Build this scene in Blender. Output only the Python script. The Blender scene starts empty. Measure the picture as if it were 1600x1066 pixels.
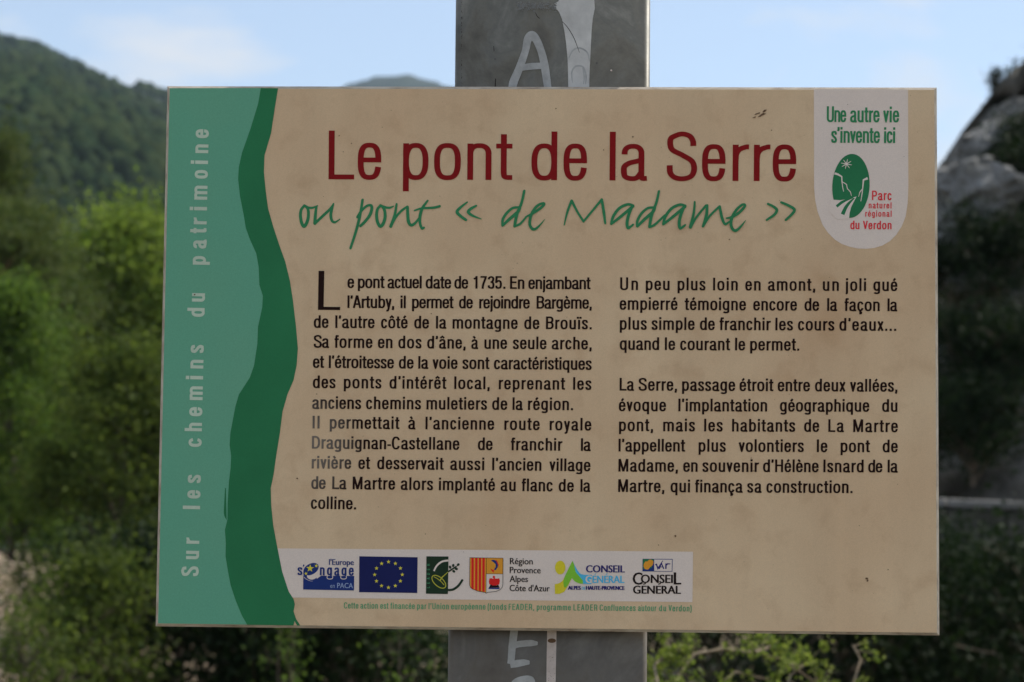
import bpy, bmesh, math, random
import numpy as np
from mathutils import Matrix, Vector, noise
from mathutils.geometry import tessellate_polygon

random.seed(7)
RNG = np.random.default_rng(11)
R = math.radians
scene = bpy.context.scene
COL = scene.collection

# ------------------------------------------------------------------ camera
CAM_POS = Vector((0.0461, -1.7728, 1.4729))
YAW, PITCH, ROLL = R(2.375), R(4.483), R(0.5545)
CAM_ROT = (Matrix.Rotation(YAW, 3, 'Z') @ Matrix.Rotation(math.pi / 2 + PITCH, 3, 'X') @ Matrix.Rotation(ROLL, 3, 'Z'))
cam_data = bpy.data.cameras.new('camera')
cam_data.sensor_width = 22.3
cam_data.lens = 50.0
cam_data.clip_start = 0.05
cam_data.clip_end = 20000
cam_data.dof.use_dof = True
cam_data.dof.focus_distance = 1.775
cam_data.dof.aperture_fstop = 8.5
cam = bpy.data.objects.new('camera', cam_data)
cam.matrix_world = Matrix.Translation(CAM_POS) @ CAM_ROT.to_4x4()
COL.objects.link(cam)
scene.camera = cam

# ------------------------------------------------------------------ light
SUN_EL, SUN_AZ = R(50), R(58)          # azimuth clockwise from +Y (the view direction)
world = bpy.data.worlds.new('World')
scene.world = world
world.use_nodes = True
wn = world.node_tree
wn.nodes.clear()


def N(nt, kind, **kw):
    n = nt.nodes.new(kind)
    for k, v in kw.items():
        if k.startswith('i_'):
            n.inputs[k[2:].replace('_', ' ')].default_value = v
        else:
            setattr(n, k, v)
    return n


def ramp(nt, stops, interp='LINEAR'):
    n = nt.nodes.new('ShaderNodeValToRGB')
    cr = n.color_ramp
    cr.interpolation = interp
    while len(cr.elements) < len(stops):
        cr.elements.new(0.5)
    for e, (p, c) in zip(cr.elements, stops):
        e.position = p
        e.color = (c[0], c[1], c[2], 1) if hasattr(c, '__len__') else (c, c, c, 1)
    return n


sky = N(wn, 'ShaderNodeTexSky', sky_type='NISHITA', sun_disc=False, sun_elevation=SUN_EL, sun_rotation=SUN_AZ,
        altitude=800, air_density=1.0, dust_density=0.3, ozone_density=1.0)
tc = N(wn, 'ShaderNodeTexCoord')
mp = N(wn, 'ShaderNodeMapping')
mp.inputs['Scale'].default_value = (1.0, 1.0, 2.6)
mp.inputs['Rotation'].default_value = (0, R(18), 0)
mp.inputs['Location'].default_value = (1.7, 0, 0.9)
cn = N(wn, 'ShaderNodeTexNoise', i_Scale=4.6, i_Detail=7.0, i_Roughness=0.52, i_Distortion=0.35)
cr = ramp(wn, [(0.485, 0.0), (0.60, 1.0)])
mx = N(wn, 'ShaderNodeMix', data_type='RGBA')
cm = N(wn, 'ShaderNodeMath', operation='MULTIPLY_ADD')
cm.inputs[1].default_value = 0.74
cm.inputs[2].default_value = 0.26
bg = N(wn, 'ShaderNodeBackground', i_Strength=0.125)
wo = N(wn, 'ShaderNodeOutputWorld')
L = wn.links.new
L(tc.outputs['Generated'], mp.inputs['Vector'])
L(mp.outputs[0], cn.inputs['Vector'])
L(cn.outputs['Fac'], cr.inputs[0])
L(cr.outputs[0], cm.inputs[0])
L(cm.outputs[0], mx.inputs[0])
L(sky.outputs[0], mx.inputs[6])
mx.inputs[7].default_value = (5.0, 5.1, 5.3, 1)      # sunlit thin cloud
L(mx.outputs[2], bg.inputs[0])
L(bg.outputs[0], wo.inputs[0])

sun_d = bpy.data.lights.new('sun', 'SUN')
sun_d.energy = 4.4
sun_d.angle = R(0.5)
sun_d.color = (1.0, 0.94, 0.84)
sun = bpy.data.objects.new('sun', sun_d)
sdir = Vector((math.sin(SUN_AZ) * math.cos(SUN_EL), math.cos(SUN_AZ) * math.cos(SUN_EL), math.sin(SUN_EL)))
sun.rotation_euler = sdir.to_track_quat('Z', 'Y').to_euler()
sun.location = (20, 10, 30)
COL.objects.link(sun)

scene.view_settings.view_transform = 'Standard'
scene.view_settings.look = 'None'
scene.view_settings.exposure = 0.43
scene.view_settings.gamma = 1
scene.view_settings.use_curve_mapping = False
try:
    scene.cycles.use_denoising = True
    scene.cycles.max_bounces = 8
    scene.cycles.transparent_max_bounces = 4
    scene.cycles.volume_bounces = 0
except Exception:
    pass


# ------------------------------------------------------------------ helpers
def at(px, py, Y):
    """world point at depth Y seen along the sight line of photo pixel (px, py)"""
    d = CAM_ROT @ Vector(((px - 800) / 3587.4, -(py - 533) / 3587.4, -1))
    return CAM_POS + d * ((Y - CAM_POS.y) / d.y)


def tag(o, label=None, cat=None, group=None, kind=None):
    if label: o['label'] = label
    if cat: o['category'] = cat
    if group: o['group'] = group
    if kind: o['kind'] = kind
    return o


def empty(name, loc, rz=0.0):
    o = bpy.data.objects.new(name, None)
    o.empty_display_size = 0.2
    o.location = loc
    o.rotation_euler = (0, 0, rz)
    COL.objects.link(o)
    return o


def link_mesh(name, me, mats, parent=None, smooth=False):
    if not isinstance(mats, (list, tuple)): mats = [mats]
    for m in mats: me.materials.append(m)
    if smooth:
        me.polygons.foreach_set('use_smooth', [True] * len(me.polygons))
    o = bpy.data.objects.new(name, me)
    COL.objects.link(o)
    if parent: o.parent = parent
    return o


def np_mesh(name, verts, faces):
    """verts (n,3), faces (m,k) arrays -> mesh, fast"""
    verts = np.asarray(verts, dtype=np.float32)
    faces = np.asarray(faces, dtype=np.int32)
    me = bpy.data.meshes.new(name)
    k = faces.shape[1]
    me.vertices.add(len(verts))
    me.vertices.foreach_set('co', verts.ravel())
    me.loops.add(faces.size)
    me.loops.foreach_set('vertex_index', faces.ravel())
    me.polygons.add(len(faces))
    me.polygons.foreach_set('loop_start', np.arange(0, faces.size, k, dtype=np.int32))
    me.update(calc_edges=True)
    return me


def srgb(r, g, b, k=1.0):
    f = lambda c: (c / 255 / 12.92 if c <= 10 else ((c / 255 + .055) / 1.055) ** 2.4)
    return tuple(min(0.9, f(c) * k) for c in (r, g, b))


# ------------------------------------------------------------------ materials
def base_mat(name, rough=0.6, spec=0.3):
    m = bpy.data.materials.new(name)
    m.use_nodes = True
    nt = m.node_tree
    p = nt.nodes['Principled BSDF']
    p.inputs['Roughness'].default_value = rough
    p.inputs['Specular IOR Level'].default_value = spec
    return m, nt, p


def noise_col(nt, scale, stops, detail=5, rough=0.55, coord='Object', dist=0.0, vec_scale=None):
    t = N(nt, 'ShaderNodeTexCoord')
    n = N(nt, 'ShaderNodeTexNoise', i_Scale=scale, i_Detail=detail, i_Roughness=rough, i_Distortion=dist)
    if vec_scale:
        mm = N(nt, 'ShaderNodeMapping')
        mm.inputs['Scale'].default_value = vec_scale
        nt.links.new(t.outputs[coord], mm.inputs[0])
        nt.links.new(mm.outputs[0], n.inputs['Vector'])
    else:
        nt.links.new(t.outputs[coord], n.inputs['Vector'])
    r = ramp(nt, stops)
    nt.links.new(n.outputs['Fac'], r.inputs[0])
    return n, r


def mix(nt, a, b, fac, mode='MIX'):
    m = N(nt, 'ShaderNodeMix', data_type='RGBA', blend_type=mode)
    for s, i in ((a, 6), (b, 7)):
        if isinstance(s, tuple): m.inputs[i].default_value = (*s, 1)
        else: nt.links.new(s, m.inputs[i])
    if isinstance(fac, float): m.inputs[0].default_value = fac
    else: nt.links.new(fac, m.inputs[0])
    return m.outputs[2]


def bump(nt, p, src, strength, dist):
    b = N(nt, 'ShaderNodeBump', i_Strength=strength, i_Distance=dist)
    nt.links.new(src, b.inputs['Height'])
    nt.links.new(b.outputs[0], p.inputs['Normal'])


K = 2.15      # printed inks: photographed tone in open shade -> base colour


def ink(name, rgb, k=K, mottle=0.10, grain=0.05):
    m, nt, p = base_mat(name, 0.42, 0.10)
    c = tuple(min(.88, a * b) for a, b in zip(srgb(*rgb, k), (1.06, .99, .93)))
    _, r1 = noise_col(nt, 14, [(0.3, 1 - mottle), (0.7, 1 + mottle)], 4)
    _, r2 = noise_col(nt, 1500, [(0.3, 1 - grain), (0.7, 1 + grain)], 2)
    o = mix(nt, c, r1.outputs[0], 1.0, 'MULTIPLY')
    o = mix(nt, o, r2.outputs[0], 1.0, 'MULTIPLY')
    nt.links.new(o, p.inputs['Base Color'])
    return m


def cream_mat():
    m, nt, p = base_mat('cream_print', 0.42, 0.12)
    c0, c1, c2 = srgb(160, 145, 120, K * 1.05), srgb(151, 133, 108, K * 1.05), srgb(143, 121, 95, K * 1.05)
    _, r = noise_col(nt, 7.5, [(0.28, c0), (0.50, srgb(153, 136, 111, K * 1.05)), (0.62, c1), (0.80, c2)], 6, 0.55, dist=0.25)
    _, rb = noise_col(nt, 55, [(0.52, 0.0), (0.80, 0.42)], 5, 0.55, dist=0.25)
    o = mix(nt, r.outputs[0], srgb(132, 108, 82, K), rb.outputs[0])
    _, rs = noise_col(nt, 1400, [(0.3, 0.95), (0.7, 1.05)], 2)
    o = mix(nt, o, rs.outputs[0], 1.0, 'MULTIPLY')
    _, st_ = noise_col(nt, 22, [(0.35, 0.955), (0.65, 1.03)], 5, 0.6, vec_scale=(1, 1, 0.06))
    o = mix(nt, o, st_.outputs[0], 1.0, 'MULTIPLY')
    # faint hair-like scratches and tiny fly specks
    t = N(nt, 'ShaderNodeTexCoord')
    v = N(nt, 'ShaderNodeTexVoronoi', i_Scale=60.0, i_Randomness=1.0)
    nt.links.new(t.outputs['Object'], v.inputs['Vector'])
    rv = ramp(nt, [(0.0, 1.0), (0.030, 0.6), (0.05, 0.0)])
    nt.links.new(v.outputs['Distance'], rv.inputs[0])
    _, gate = noise_col(nt, 23, [(0.56, 0.0), (0.62, 0.8)], 2)
    mm = N(nt, 'ShaderNodeMath', operation='MULTIPLY')
    nt.links.new(rv.outputs[0], mm.inputs[0]); nt.links.new(gate.outputs[0], mm.inputs[1])
    o = mix(nt, o, (0.14, 0.09, 0.06), mm.outputs[0])
    o = mix(nt, o, (1.07, 0.98, 0.925), 1.0, 'MULTIPLY')
    nt.links.new(o, p.inputs['Base Color'])
    return m


def body_ink():
    """dark brown lettering, scuffed pale near the lower left of the first column"""
    m, nt, p = base_mat('brown_ink', 0.42, 0.06)
    t = N(nt, 'ShaderNodeTexCoord')
    d = N(nt, 'ShaderNodeVectorMath', operation='DISTANCE')
    d.inputs[1].default_value = (-0.187, -0.0057, -0.073)
    nt.links.new(t.outputs['Object'], d.inputs[0])
    r = ramp(nt, [(0.012, 0.30), (0.026, 0.20), (0.046, 0.0)])
    nt.links.new(d.outputs['Value'], r.inputs[0])
    o = mix(nt, srgb(34, 17, 14, 1.3), srgb(150, 140, 128, K), r.outputs[0])
    nt.links.new(o, p.inputs['Base Color'])
    return m


M = {}
M['cream'] = cream_mat()
M['brown_ink'] = body_ink()
M['black_ink'] = ink('black_ink', (28, 18, 18), 1.4)
M['red_ink'] = ink('dark_red_ink', (106, 12, 14), 1.75)
M['badge_red'] = ink('badge_red_ink', (165, 38, 46))
M['script_green'] = ink('script_green_ink', (36, 98, 64))
M['foot_green'] = ink('small_green_ink', (58, 118, 86))
M['dark_green'] = ink('dark_green_ink', (30, 88, 57))
M['white'] = ink('white_print', (166, 158, 152), 2.18, 0.03)
M['side_grey'] = ink('side_letter_ink', (146, 162, 148), 1.9)
M['blue'] = ink('flag_blue_ink', (22, 28, 74), 1.7)
M['mid_blue'] = ink('mid_blue_ink', (26, 44, 98), 1.8)
M['navy'] = ink('navy_ink', (34, 30, 84))
M['yellow'] = ink('yellow_ink', (172, 160, 52))
M['gold'] = ink('gold_ink', (188, 158, 38))
M['orange'] = ink('orange_ink', (178, 116, 38))
M['bright_red'] = ink('bright_red_ink', (165, 30, 28))
M['logo_green'] = ink('bottle_green_ink', (24, 40, 28))
M['lime'] = ink('lime_ink', (96, 150, 44))
M['olive_line'] = ink('olive_line_ink', (140, 140, 50))
M['sky_blue'] = ink('sky_blue_ink', (60, 140, 178))
M['pale_blue'] = ink('pale_blue_ink', (110, 125, 155))
M['stain'] = ink('grime', (84, 66, 50), 1.6)


def light_green():
    m, nt, p = base_mat('light_green_ink', 0.42, 0.12)
    _, r = noise_col(nt, 5, [(0.3, srgb(72, 124, 101, K)), (0.7, srgb(80, 124, 100, K))], 5)
    _, rs = noise_col(nt, 1300, [(0.3, 0.94), (0.7, 1.06)], 2)
    o = mix(nt, r.outputs[0], rs.outputs[0], 1.0, 'MULTIPLY')
    nt.links.new(o, p.inputs['Base Color'])
    return m


M['light_green'] = light_green()


def edge_mat():
    m, nt, p = base_mat('laminate_edge', 0.55, 0.3)
    _, r = noise_col(nt, 60, [(0.3, (0.30, 0.22, 0.16)), (0.55, (0.55, 0.47, 0.37)), (0.8, (0.66, 0.60, 0.52))], 6, 0.7, vec_scale=(1, 6, 1))
    nt.links.new(r.outputs[0], p.inputs['Base Color'])
    bump(nt, p, r.outputs[0], 0.4, 0.0006)
    return m


M['edge'] = edge_mat()


def steel_mat():
    m, nt, p = base_mat('galvanised_steel', 0.5, 0.5)
    p.inputs['Metallic'].default_value = 0.2
    n1, r1 = noise_col(nt, 20, [(0.32, (0.062, 0.058, 0.045)), (0.44, (0.100, 0.094, 0.074)), (0.50, (0.115, 0.112, 0.094)), (0.56, (0.098, 0.098, 0.084)), (0.70, (0.185, 0.180, 0.156))], 6, 0.6, dist=0.6)
    n2, r2 = noise_col(nt, 170, [(0.3, 0.85), (0.7, 1.12)], 6, 0.7)
    o = mix(nt, r1.outputs[0], r2.outputs[0], 1.0, 'MULTIPLY')
    # pits
    t = N(nt, 'ShaderNodeTexCoord')
    v = N(nt, 'ShaderNodeTexVoronoi', i_Scale=85.0)
    nt.links.new(t.outputs['Object'], v.inputs['Vector'])
    rv = ramp(nt, [(0.0, 1.0), (0.05, 0.8), (0.09, 0.0)])
    nt.links.new(v.outputs['Distance'], rv.inputs[0])
    _, gate = noise_col(nt, 30, [(0.54, 0.0), (0.6, 0.9)], 2)
    mm = N(nt, 'ShaderNodeMath', operation='MULTIPLY')
    nt.links.new(rv.outputs[0], mm.inputs[0]); nt.links.new(gate.outputs[0], mm.inputs[1])
    o = mix(nt, o, (0.03, 0.03, 0.028), mm.outputs[0])
    # dust and rust bloom toward the foot of the post
    s = N(nt, 'ShaderNodeSeparateXYZ')
    nt.links.new(t.outputs['Object'], s.inputs[0])
    mr = N(nt, 'ShaderNodeMapRange')
    mr.inputs['From Min'].default_value = -0.45; mr.inputs['From Max'].default_value = 0.15
    mr.inputs['To Min'].default_value = 0.5; mr.inputs['To Max'].default_value = 0.0
    nt.links.new(s.outputs['Z'], mr.inputs['Value'])
    o = mix(nt, o, (0.17, 0.12, 0.085), mr.outputs[0])
    nt.links.new(o, p.inputs['Base Color'])
    _, rr = noise_col(nt, 22, [(0.3, 0.38), (0.7, 0.62)], 4)
    nt.links.new(rr.outputs[0], p.inputs['Roughness'])
    bump(nt, p, n2.outputs['Fac'], 0.12, 0.001)
    return m


M['steel'] = steel_mat()


def paint_mat(name, c0, c1, rough=0.45, scale=60):
    m, nt, p = base_mat(name, rough, 0.4)
    n, r = noise_col(nt, scale, [(0.25, c0), (0.75, c1)], 7, 0.65)
    nt.links.new(r.outputs[0], p.inputs['Base Color'])
    bump(nt, p, n.outputs['Fac'], 0.2, 0.0008)
    return m


M['silver_paint'] = paint_mat('silver_paint', (0.44, 0.425, 0.40), (0.74, 0.72, 0.68), 0.45, 45)
M['thin_paint'] = paint_mat('thin_silver_paint', (0.30, 0.30, 0.29), (0.52, 0.52, 0.50), 0.5, 110)
M['faint_paint'] = paint_mat('worn_paint', (0.17, 0.17, 0.16), (0.27, 0.275, 0.27), 0.5, 300)
M['pale_tape'] = paint_mat('pale_tape', (0.50, 0.41, 0.36), (0.72, 0.62, 0.56), 0.5, 90)
M['bolt'] = paint_mat('dull_zinc', (0.25, 0.25, 0.25), (0.4, 0.4, 0.4), 0.4)


def leaf_mat(name, c0, c1, transl=0.45, patch=1.2, spec=0.12):
    m = bpy.data.materials.new(name)
    m.use_nodes = True
    nt = m.node_tree
    nt.nodes.clear()
    out = N(nt, 'ShaderNodeOutputMaterial')
    geo = N(nt, 'ShaderNodeNewGeometry')
    rr = ramp(nt, [(0.0, c0), (1.0, c1)])
    nt.links.new(geo.outputs['Random Per Island'], rr.inputs[0])
    _, pr = noise_col(nt, patch, [(0.3, 0.75), (0.7, 1.2)], 3)
    c = mix(nt, rr.outputs[0], pr.outputs[0], 1.0, 'MULTIPLY')
    d = N(nt, 'ShaderNodeBsdfPrincipled', i_Roughness=0.65)
    d.inputs['Specular IOR Level'].default_value = spec
    tr = N(nt, 'ShaderNodeBsdfTranslucent')
    nt.links.new(c, d.inputs['Base Color'])
    nt.links.new(mix(nt, c, (0.95, 1.0, 0.65), 1.0, 'MULTIPLY'), tr.inputs['Color'])
    ms = N(nt, 'ShaderNodeMixShader')
    ms.inputs[0].default_value = transl
    nt.links.new(d.outputs[0], ms.inputs[1]); nt.links.new(tr.outputs[0], ms.inputs[2])
    nt.links.new(ms.outputs[0], out.inputs['Surface'])
    return m


M['leaf_bright'] = leaf_mat('bright_leaves', (0.11, 0.18, 0.030), (0.24, 0.31, 0.065), 0.55)
M['leaf_mid'] = leaf_mat('mid_leaves', (0.06, 0.115, 0.022), (0.14, 0.21, 0.04), 0.5)
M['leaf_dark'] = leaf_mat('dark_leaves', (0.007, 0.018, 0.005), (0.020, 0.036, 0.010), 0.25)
M['leaf_olive'] = leaf_mat('olive_leaves', (0.038, 0.066, 0.016), (0.14, 0.18, 0.040), 0.5)
M['needle'] = leaf_mat('pine_needles', (0.042, 0.075, 0.022), (0.13, 0.155, 0.048), 0.4)
M['thorn_leaf'] = leaf_mat('thorn_leaves', (0.10, 0.15, 0.028), (0.24, 0.28, 0.07), 0.5, 8)
M['forest'] = leaf_mat('forest_crowns', (0.016, 0.030, 0.014), (0.036, 0.050, 0.020), 0.05, 0.02, 0.0)


def bark_mat(name, c0, c1):
    m, nt, p = base_mat(name, 0.9, 0.1)
    n, r = noise_col(nt, 9, [(0.3, c0), (0.7, c1)], 6, 0.65, vec_scale=(1, 1, 0.3))
    nt.links.new(r.outputs[0], p.inputs['Base Color'])
    bump(nt, p, n.outputs['Fac'], 0.6, 0.02)
    return m


M['bark'] = bark_mat('grey_bark', (0.07, 0.055, 0.04), (0.17, 0.14, 0.11))
M['pale_bark'] = bark_mat('pale_bark', (0.20, 0.17, 0.13), (0.42, 0.38, 0.30))
M['thorn_bark'] = bark_mat('twig_bark', (0.13, 0.10, 0.065), (0.30, 0.25, 0.18))
M['pine_bark'] = bark_mat('reddish_bark', (0.11, 0.06, 0.04), (0.26, 0.15, 0.10))


def rock_mat():
    m, nt, p = base_mat('limestone', 0.9, 0.15)
    n, r = noise_col(nt, 1.3, [(0.30, (0.13, 0.13, 0.12)), (0.48, (0.29, 0.29, 0.28)), (0.70, (0.43, 0.43, 0.42))], 9, 0.65)
    n2, r2 = noise_col(nt, 7, [(0.35, 0.55), (0.65, 1.15)], 8, 0.7)
    o = mix(nt, r.outputs[0], r2.outputs[0], 1.0, 'MULTIPLY')
    nt.links.new(o, p.inputs['Base Color'])
    bump(nt, p, n2.outputs['Fac'], 0.9, 0.15)
    return m


M['rock'] = rock_mat()


def ground_mat():
    m, nt, p = base_mat('stony_ground', 0.95, 0.1)
    n, r = noise_col(nt, 0.35, [(0.40, (0.27, 0.21, 0.15)), (0.55, (0.15, 0.12, 0.075)), (0.62, (0.06, 0.085, 0.03))], 6, 0.6)
    n2, r2 = noise_col(nt, 9, [(0.3, 0.6), (0.7, 1.25)], 8, 0.75)
    o = mix(nt, r.outputs[0], r2.outputs[0], 1.0, 'MULTIPLY')
    nt.links.new(o, p.inputs['Base Color'])
    bump(nt, p, n2.outputs['Fac'], 0.7, 0.06)
    return m


def hill_mat():
    m, nt, p = base_mat('hill_scrub', 0.95, 0.1)
    n, r = noise_col(nt, 0.018, [(0.40, (0.014, 0.024, 0.014)), (0.58, (0.024, 0.034, 0.020)), (0.72, (0.05, 0.055, 0.042))], 8, 0.65)
    # bare limestone toward the crests
    t = N(nt, 'ShaderNodeTexCoord'); s = N(nt, 'ShaderNodeSeparateXYZ')
    nt.links.new(t.outputs['Object'], s.inputs[0])
    mr = N(nt, 'ShaderNodeMapRange')
    mr.inputs['From Min'].default_value = 140; mr.inputs['From Max'].default_value = 190
    nt.links.new(s.outputs['Z'], mr.inputs['Value'])
    _, r3 = noise_col(nt, 0.05, [(0.42, 0.0), (0.58, 1.0)], 8, 0.7)
    mm = N(nt, 'ShaderNodeMath', operation='MULTIPLY')
    near = N(nt, 'ShaderNodeMath', operation='LESS_THAN'); near.inputs[1].default_value = 1150
    nt.links.new(s.outputs['Y'], near.inputs[0])
    m3 = N(nt, 'ShaderNodeMath', operation='MULTIPLY')
    nt.links.new(mr.outputs[0], m3.inputs[0]); nt.links.new(near.outputs[0], m3.inputs[1])
    nt.links.new(m3.outputs[0], mm.inputs[0]); nt.links.new(r3.outputs[0], mm.inputs[1])
    o = mix(nt, r.outputs[0], (0.26, 0.25, 0.23), mm.outputs[0])
    nt.links.new(o, p.inputs['Base Color'])
    return m


m_, nt_, p_ = base_mat('shade_darkened_cliff_rock', 0.95, 0.1)
n_, r_ = noise_col(nt_, 1.1, [(0.34, (0.026, 0.028, 0.022)), (0.50, (0.085, 0.083, 0.076)), (0.66, (0.24, 0.235, 0.22))], 9, 0.65)  # limestone colour lowered so the cliff's shade is painted into the rock
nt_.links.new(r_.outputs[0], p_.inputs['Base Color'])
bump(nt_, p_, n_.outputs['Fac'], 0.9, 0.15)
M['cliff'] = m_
M['ground'] = ground_mat()
M['hill'] = hill_mat()
M['stone_wall'] = paint_mat('wall_stone', (0.035, 0.036, 0.030), (0.10, 0.098, 0.088), 0.9, 4)
M['coping'] = paint_mat('coping_stone', (0.12, 0.12, 0.112), (0.22, 0.215, 0.205), 0.9, 4)
M['gravel'] = paint_mat('gravel_stone', (0.20, 0.155, 0.11), (0.48, 0.39, 0.29), 0.9, 2)

# ================================================================== LARGE STRUCTURE
SKY_L = [(-160, 30), (-60, 52), (0, 66), (30, 68), (60, 76), (100, 96), (130, 108), (160, 122), (200, 142), (262, 166), (330, 196), (420, 245), (560, 320), (760, 430), (1000, 560)]


def ridge_pts(tbl, Y):
    return [(at(x, y, Y).x, at(x, y, Y).z) for x, y in tbl]


def lerp_tbl(t, x):
    if x <= t[0][0]: return t[0][1]
    for (a, b), (c, d) in zip(t, t[1:]):
        if x <= c: return b + (d - b) * (x - a) / (c - a)
    return t[-1][1]


RA = ridge_pts(SKY_L, 900.0)
RA = [(x_, z_ - 1.0) for x_, z_ in RA]
RA = [(RA[0][0] - 500, RA[0][1] - 70), (RA[0][0] - 200, RA[0][1] + 15)] + RA + [(RA[-1][0] + 200, 25), (900, 15)]
RB = ridge_pts([(380, 215), (470, 170), (530, 139), (560, 129), (600, 121), (640, 120), (680, 128), (730, 139), (800, 165), (950, 225), (1200, 300)], 1700.0)
RB = [(RB[0][0] - 500, 60)] + RB + [(RB[-1][0] + 500, 60)]


def hill_h(x, y, fine=True):
    # near slope climbs to ridge A at y = 900 and drops behind it; ridge B stands behind at y = 1700
    s = min(1, max(0, (y - 95) / 805))
    za = lerp_tbl(RA, x * 900.0 / max(y, 250) if y < 900 else x)
    prof = s ** 0.92
    back = max(0, 1 - max(0, (y - 900)) / 420)
    a = za * prof * back
    sb = max(0, 1 - abs(y - 1700) / 560)
    b = lerp_tbl(RB, x) * (sb * sb * (3 - 2 * sb)) if y > 1100 else 0
    n = 0
    if fine:
        n = (noise.noise(Vector((x * 0.012, y * 0.008, 3))) * 10 + noise.noise(Vector((x * 0.04, y * 0.04, 7))) * 3)
        n *= min(1, max(0, (y - 110) / 300)) * (0.25 if abs(y - 900) < 60 else 1)
    if y > 1300: n = n * .6 + 3.5 * noise.noise(Vector((x * .07, y * .02, 11))) + 2 * noise.noise(Vector((x * .16, y * .03, 5))) - 3
    return max(a, b) + n - 1.5 * (1 - s)


gx = np.concatenate([np.linspace(-620, -410, 22), np.linspace(-400, 150, 130), np.linspace(165, 620, 36)])
gy = np.concatenate([np.linspace(90, 950, 100), np.linspace(970, 2400, 60)])
V = [(x, y, hill_h(x, y)) for y in gy for x in gx]
nx = len(gx)
F = [(j * nx + i, j * nx + i + 1, (j + 1) * nx + i + 1, (j + 1) * nx + i) for j in range(len(gy) - 1) for i in range(nx - 1)]
tag(link_mesh('hills', np_mesh('hills', V, F), M['hill'], smooth=True), 'wooded limestone hills rising to two ridges behind the sign', kind='structure')


def ground_h(x, y):
    h = 0.10 * noise.noise(Vector((x * .25, y * .25, 0))) + 0.25 * noise.noise(Vector((x * .06, y * .06, 5)))
    h *= min(1, max(0, (y - 1.0) / 6))
    # a stony bank falls away left of the path and climbs again beyond
    t = min(1, max(0, (y - 20) / 55))
    k = min(1, max(0, (-2.35 - x * 12 / max(y, 3)) / 1.0)) if y > 3 else 0        # stony bank on the left
    k = k * k * (3 - 2 * k) * min(1, max(0, (y - 6) / 11)) * (1 if y < 17 else max(0, 1 - (y - 17) / 8))
    k *= min(1, max(0, (12 + x) / 5))
    h += k * (1.08 + .12 * noise.noise(Vector((x * 2.2, y * 2.2, 0))))
    return h - 0.6 * math.sin(math.pi * t) * (1 if x < 6 else 0)


gx = np.concatenate([np.linspace(-3000, -60, 10), np.linspace(-55, 55, 110), np.linspace(60, 3000, 10)])
gy = np.concatenate([np.linspace(-3000, -30, 8), np.linspace(-20, 95, 116), [150, 400, 1000, 4000]])
V = [(x, y, ground_h(x, y) if y < 96 and abs(x) < 56 and y > -21 else -2.0 if y > 96 else 0.0) for y in gy for x in gx]
nx = len(gx)
F = [(j * nx + i, j * nx + i + 1, (j + 1) * nx + i + 1, (j + 1) * nx + i) for j in range(len(gy) - 1) for i in range(nx - 1)]
tag(link_mesh('ground', np_mesh('ground', V, F), M['ground'], smooth=True), 'pale stony ground with patches of grass', kind='structure')


# ------------------------------------------------------------------ forest on the hills
def ico(sub):
    bm = bmesh.new()
    bmesh.ops.create_icosphere(bm, subdivisions=sub, radius=1)
    v = np.array([q.co[:] for q in bm.verts]); f = np.array([[w.index for w in q.verts] for q in bm.faces])
    bm.free()
    return v, f


IV, IF = ico(2)
fv, ff = [], []
cnt = 0
rs = random.Random(5)
while cnt < 14000:
    y = 110 + 840 * rs.random() ** 0.95
    az = rs.uniform(-19, 11) if rs.random() < 0.22 else rs.uniform(-18, -8.5)
    x = CAM_POS.x + (y + 1.8) * math.tan(R(az))
    if abs(x) > 600 or y > 960: continue
    z = hill_h(x, y)
    if z > 110 and noise.noise(Vector((x * .03, y * .012, 2))) > 0.22 - (z - 110) * .0045: continue
    if noise.noise(Vector((x * .018, y * .010, 8))) > 0.38: continue
    r = rs.uniform(.9, 2.1) * (1 if y < 500 else .75 if y < 950 else .9)
    if y < 250: r *= 0.8
    s = np.array([r, r, r * rs.uniform(1.0, 1.7)])
    jit = 1 + RNG.uniform(-.30, .28, (len(IV), 1))
    P = IV * jit * s
    P[:, 2] += s[2] * .75
    a = rs.uniform(0, 6.28)
    c_, s_ = math.cos(a), math.sin(a)
    P = np.stack([P[:, 0] * c_ - P[:, 1] * s_, P[:, 0] * s_ + P[:, 1] * c_, P[:, 2]], 1) + np.array([x, y, z])
    fv.append(P); ff.append(IF + cnt * len(IV)); cnt += 1
tag(link_mesh('forest', np_mesh('forest', np.concatenate(fv), np.concatenate(ff)), M['forest']),
    'dense low forest covering the distant hillsides', 'forest', kind='stuff')


# ------------------------------------------------------------------ tubes and foliage
def tube(bm_v, bm_f, pts, radii, sides=7):
    """append a tapered tube to vertex / face lists"""
    base = len(bm_v)
    n = len(pts)
    pts = [Vector(p) for p in pts]
    for i, p in enumerate(pts):
        d = (pts[min(i + 1, n - 1)] - pts[max(i - 1, 0)])
        d = d.normalized() if d.length > 1e-9 else Vector((0, 0, 1))
        up = Vector((0, 0, 1)) if abs(d.z) < 0.9 else Vector((1, 0, 0))
        a = d.cross(up).normalized(); b = d.cross(a)
        for k in range(sides):
            t = 2 * math.pi * k / sides
            bm_v.append(p + (a * math.cos(t) + b * math.sin(t)) * radii[i])
    for i in range(n - 1):
        for k in range(sides):
            bm_f.append((base + i * sides + k, base + i * sides + (k + 1) % sides, base + (i + 1) * sides + (k + 1) % sides, base + (i + 1) * sides + k))


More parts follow.
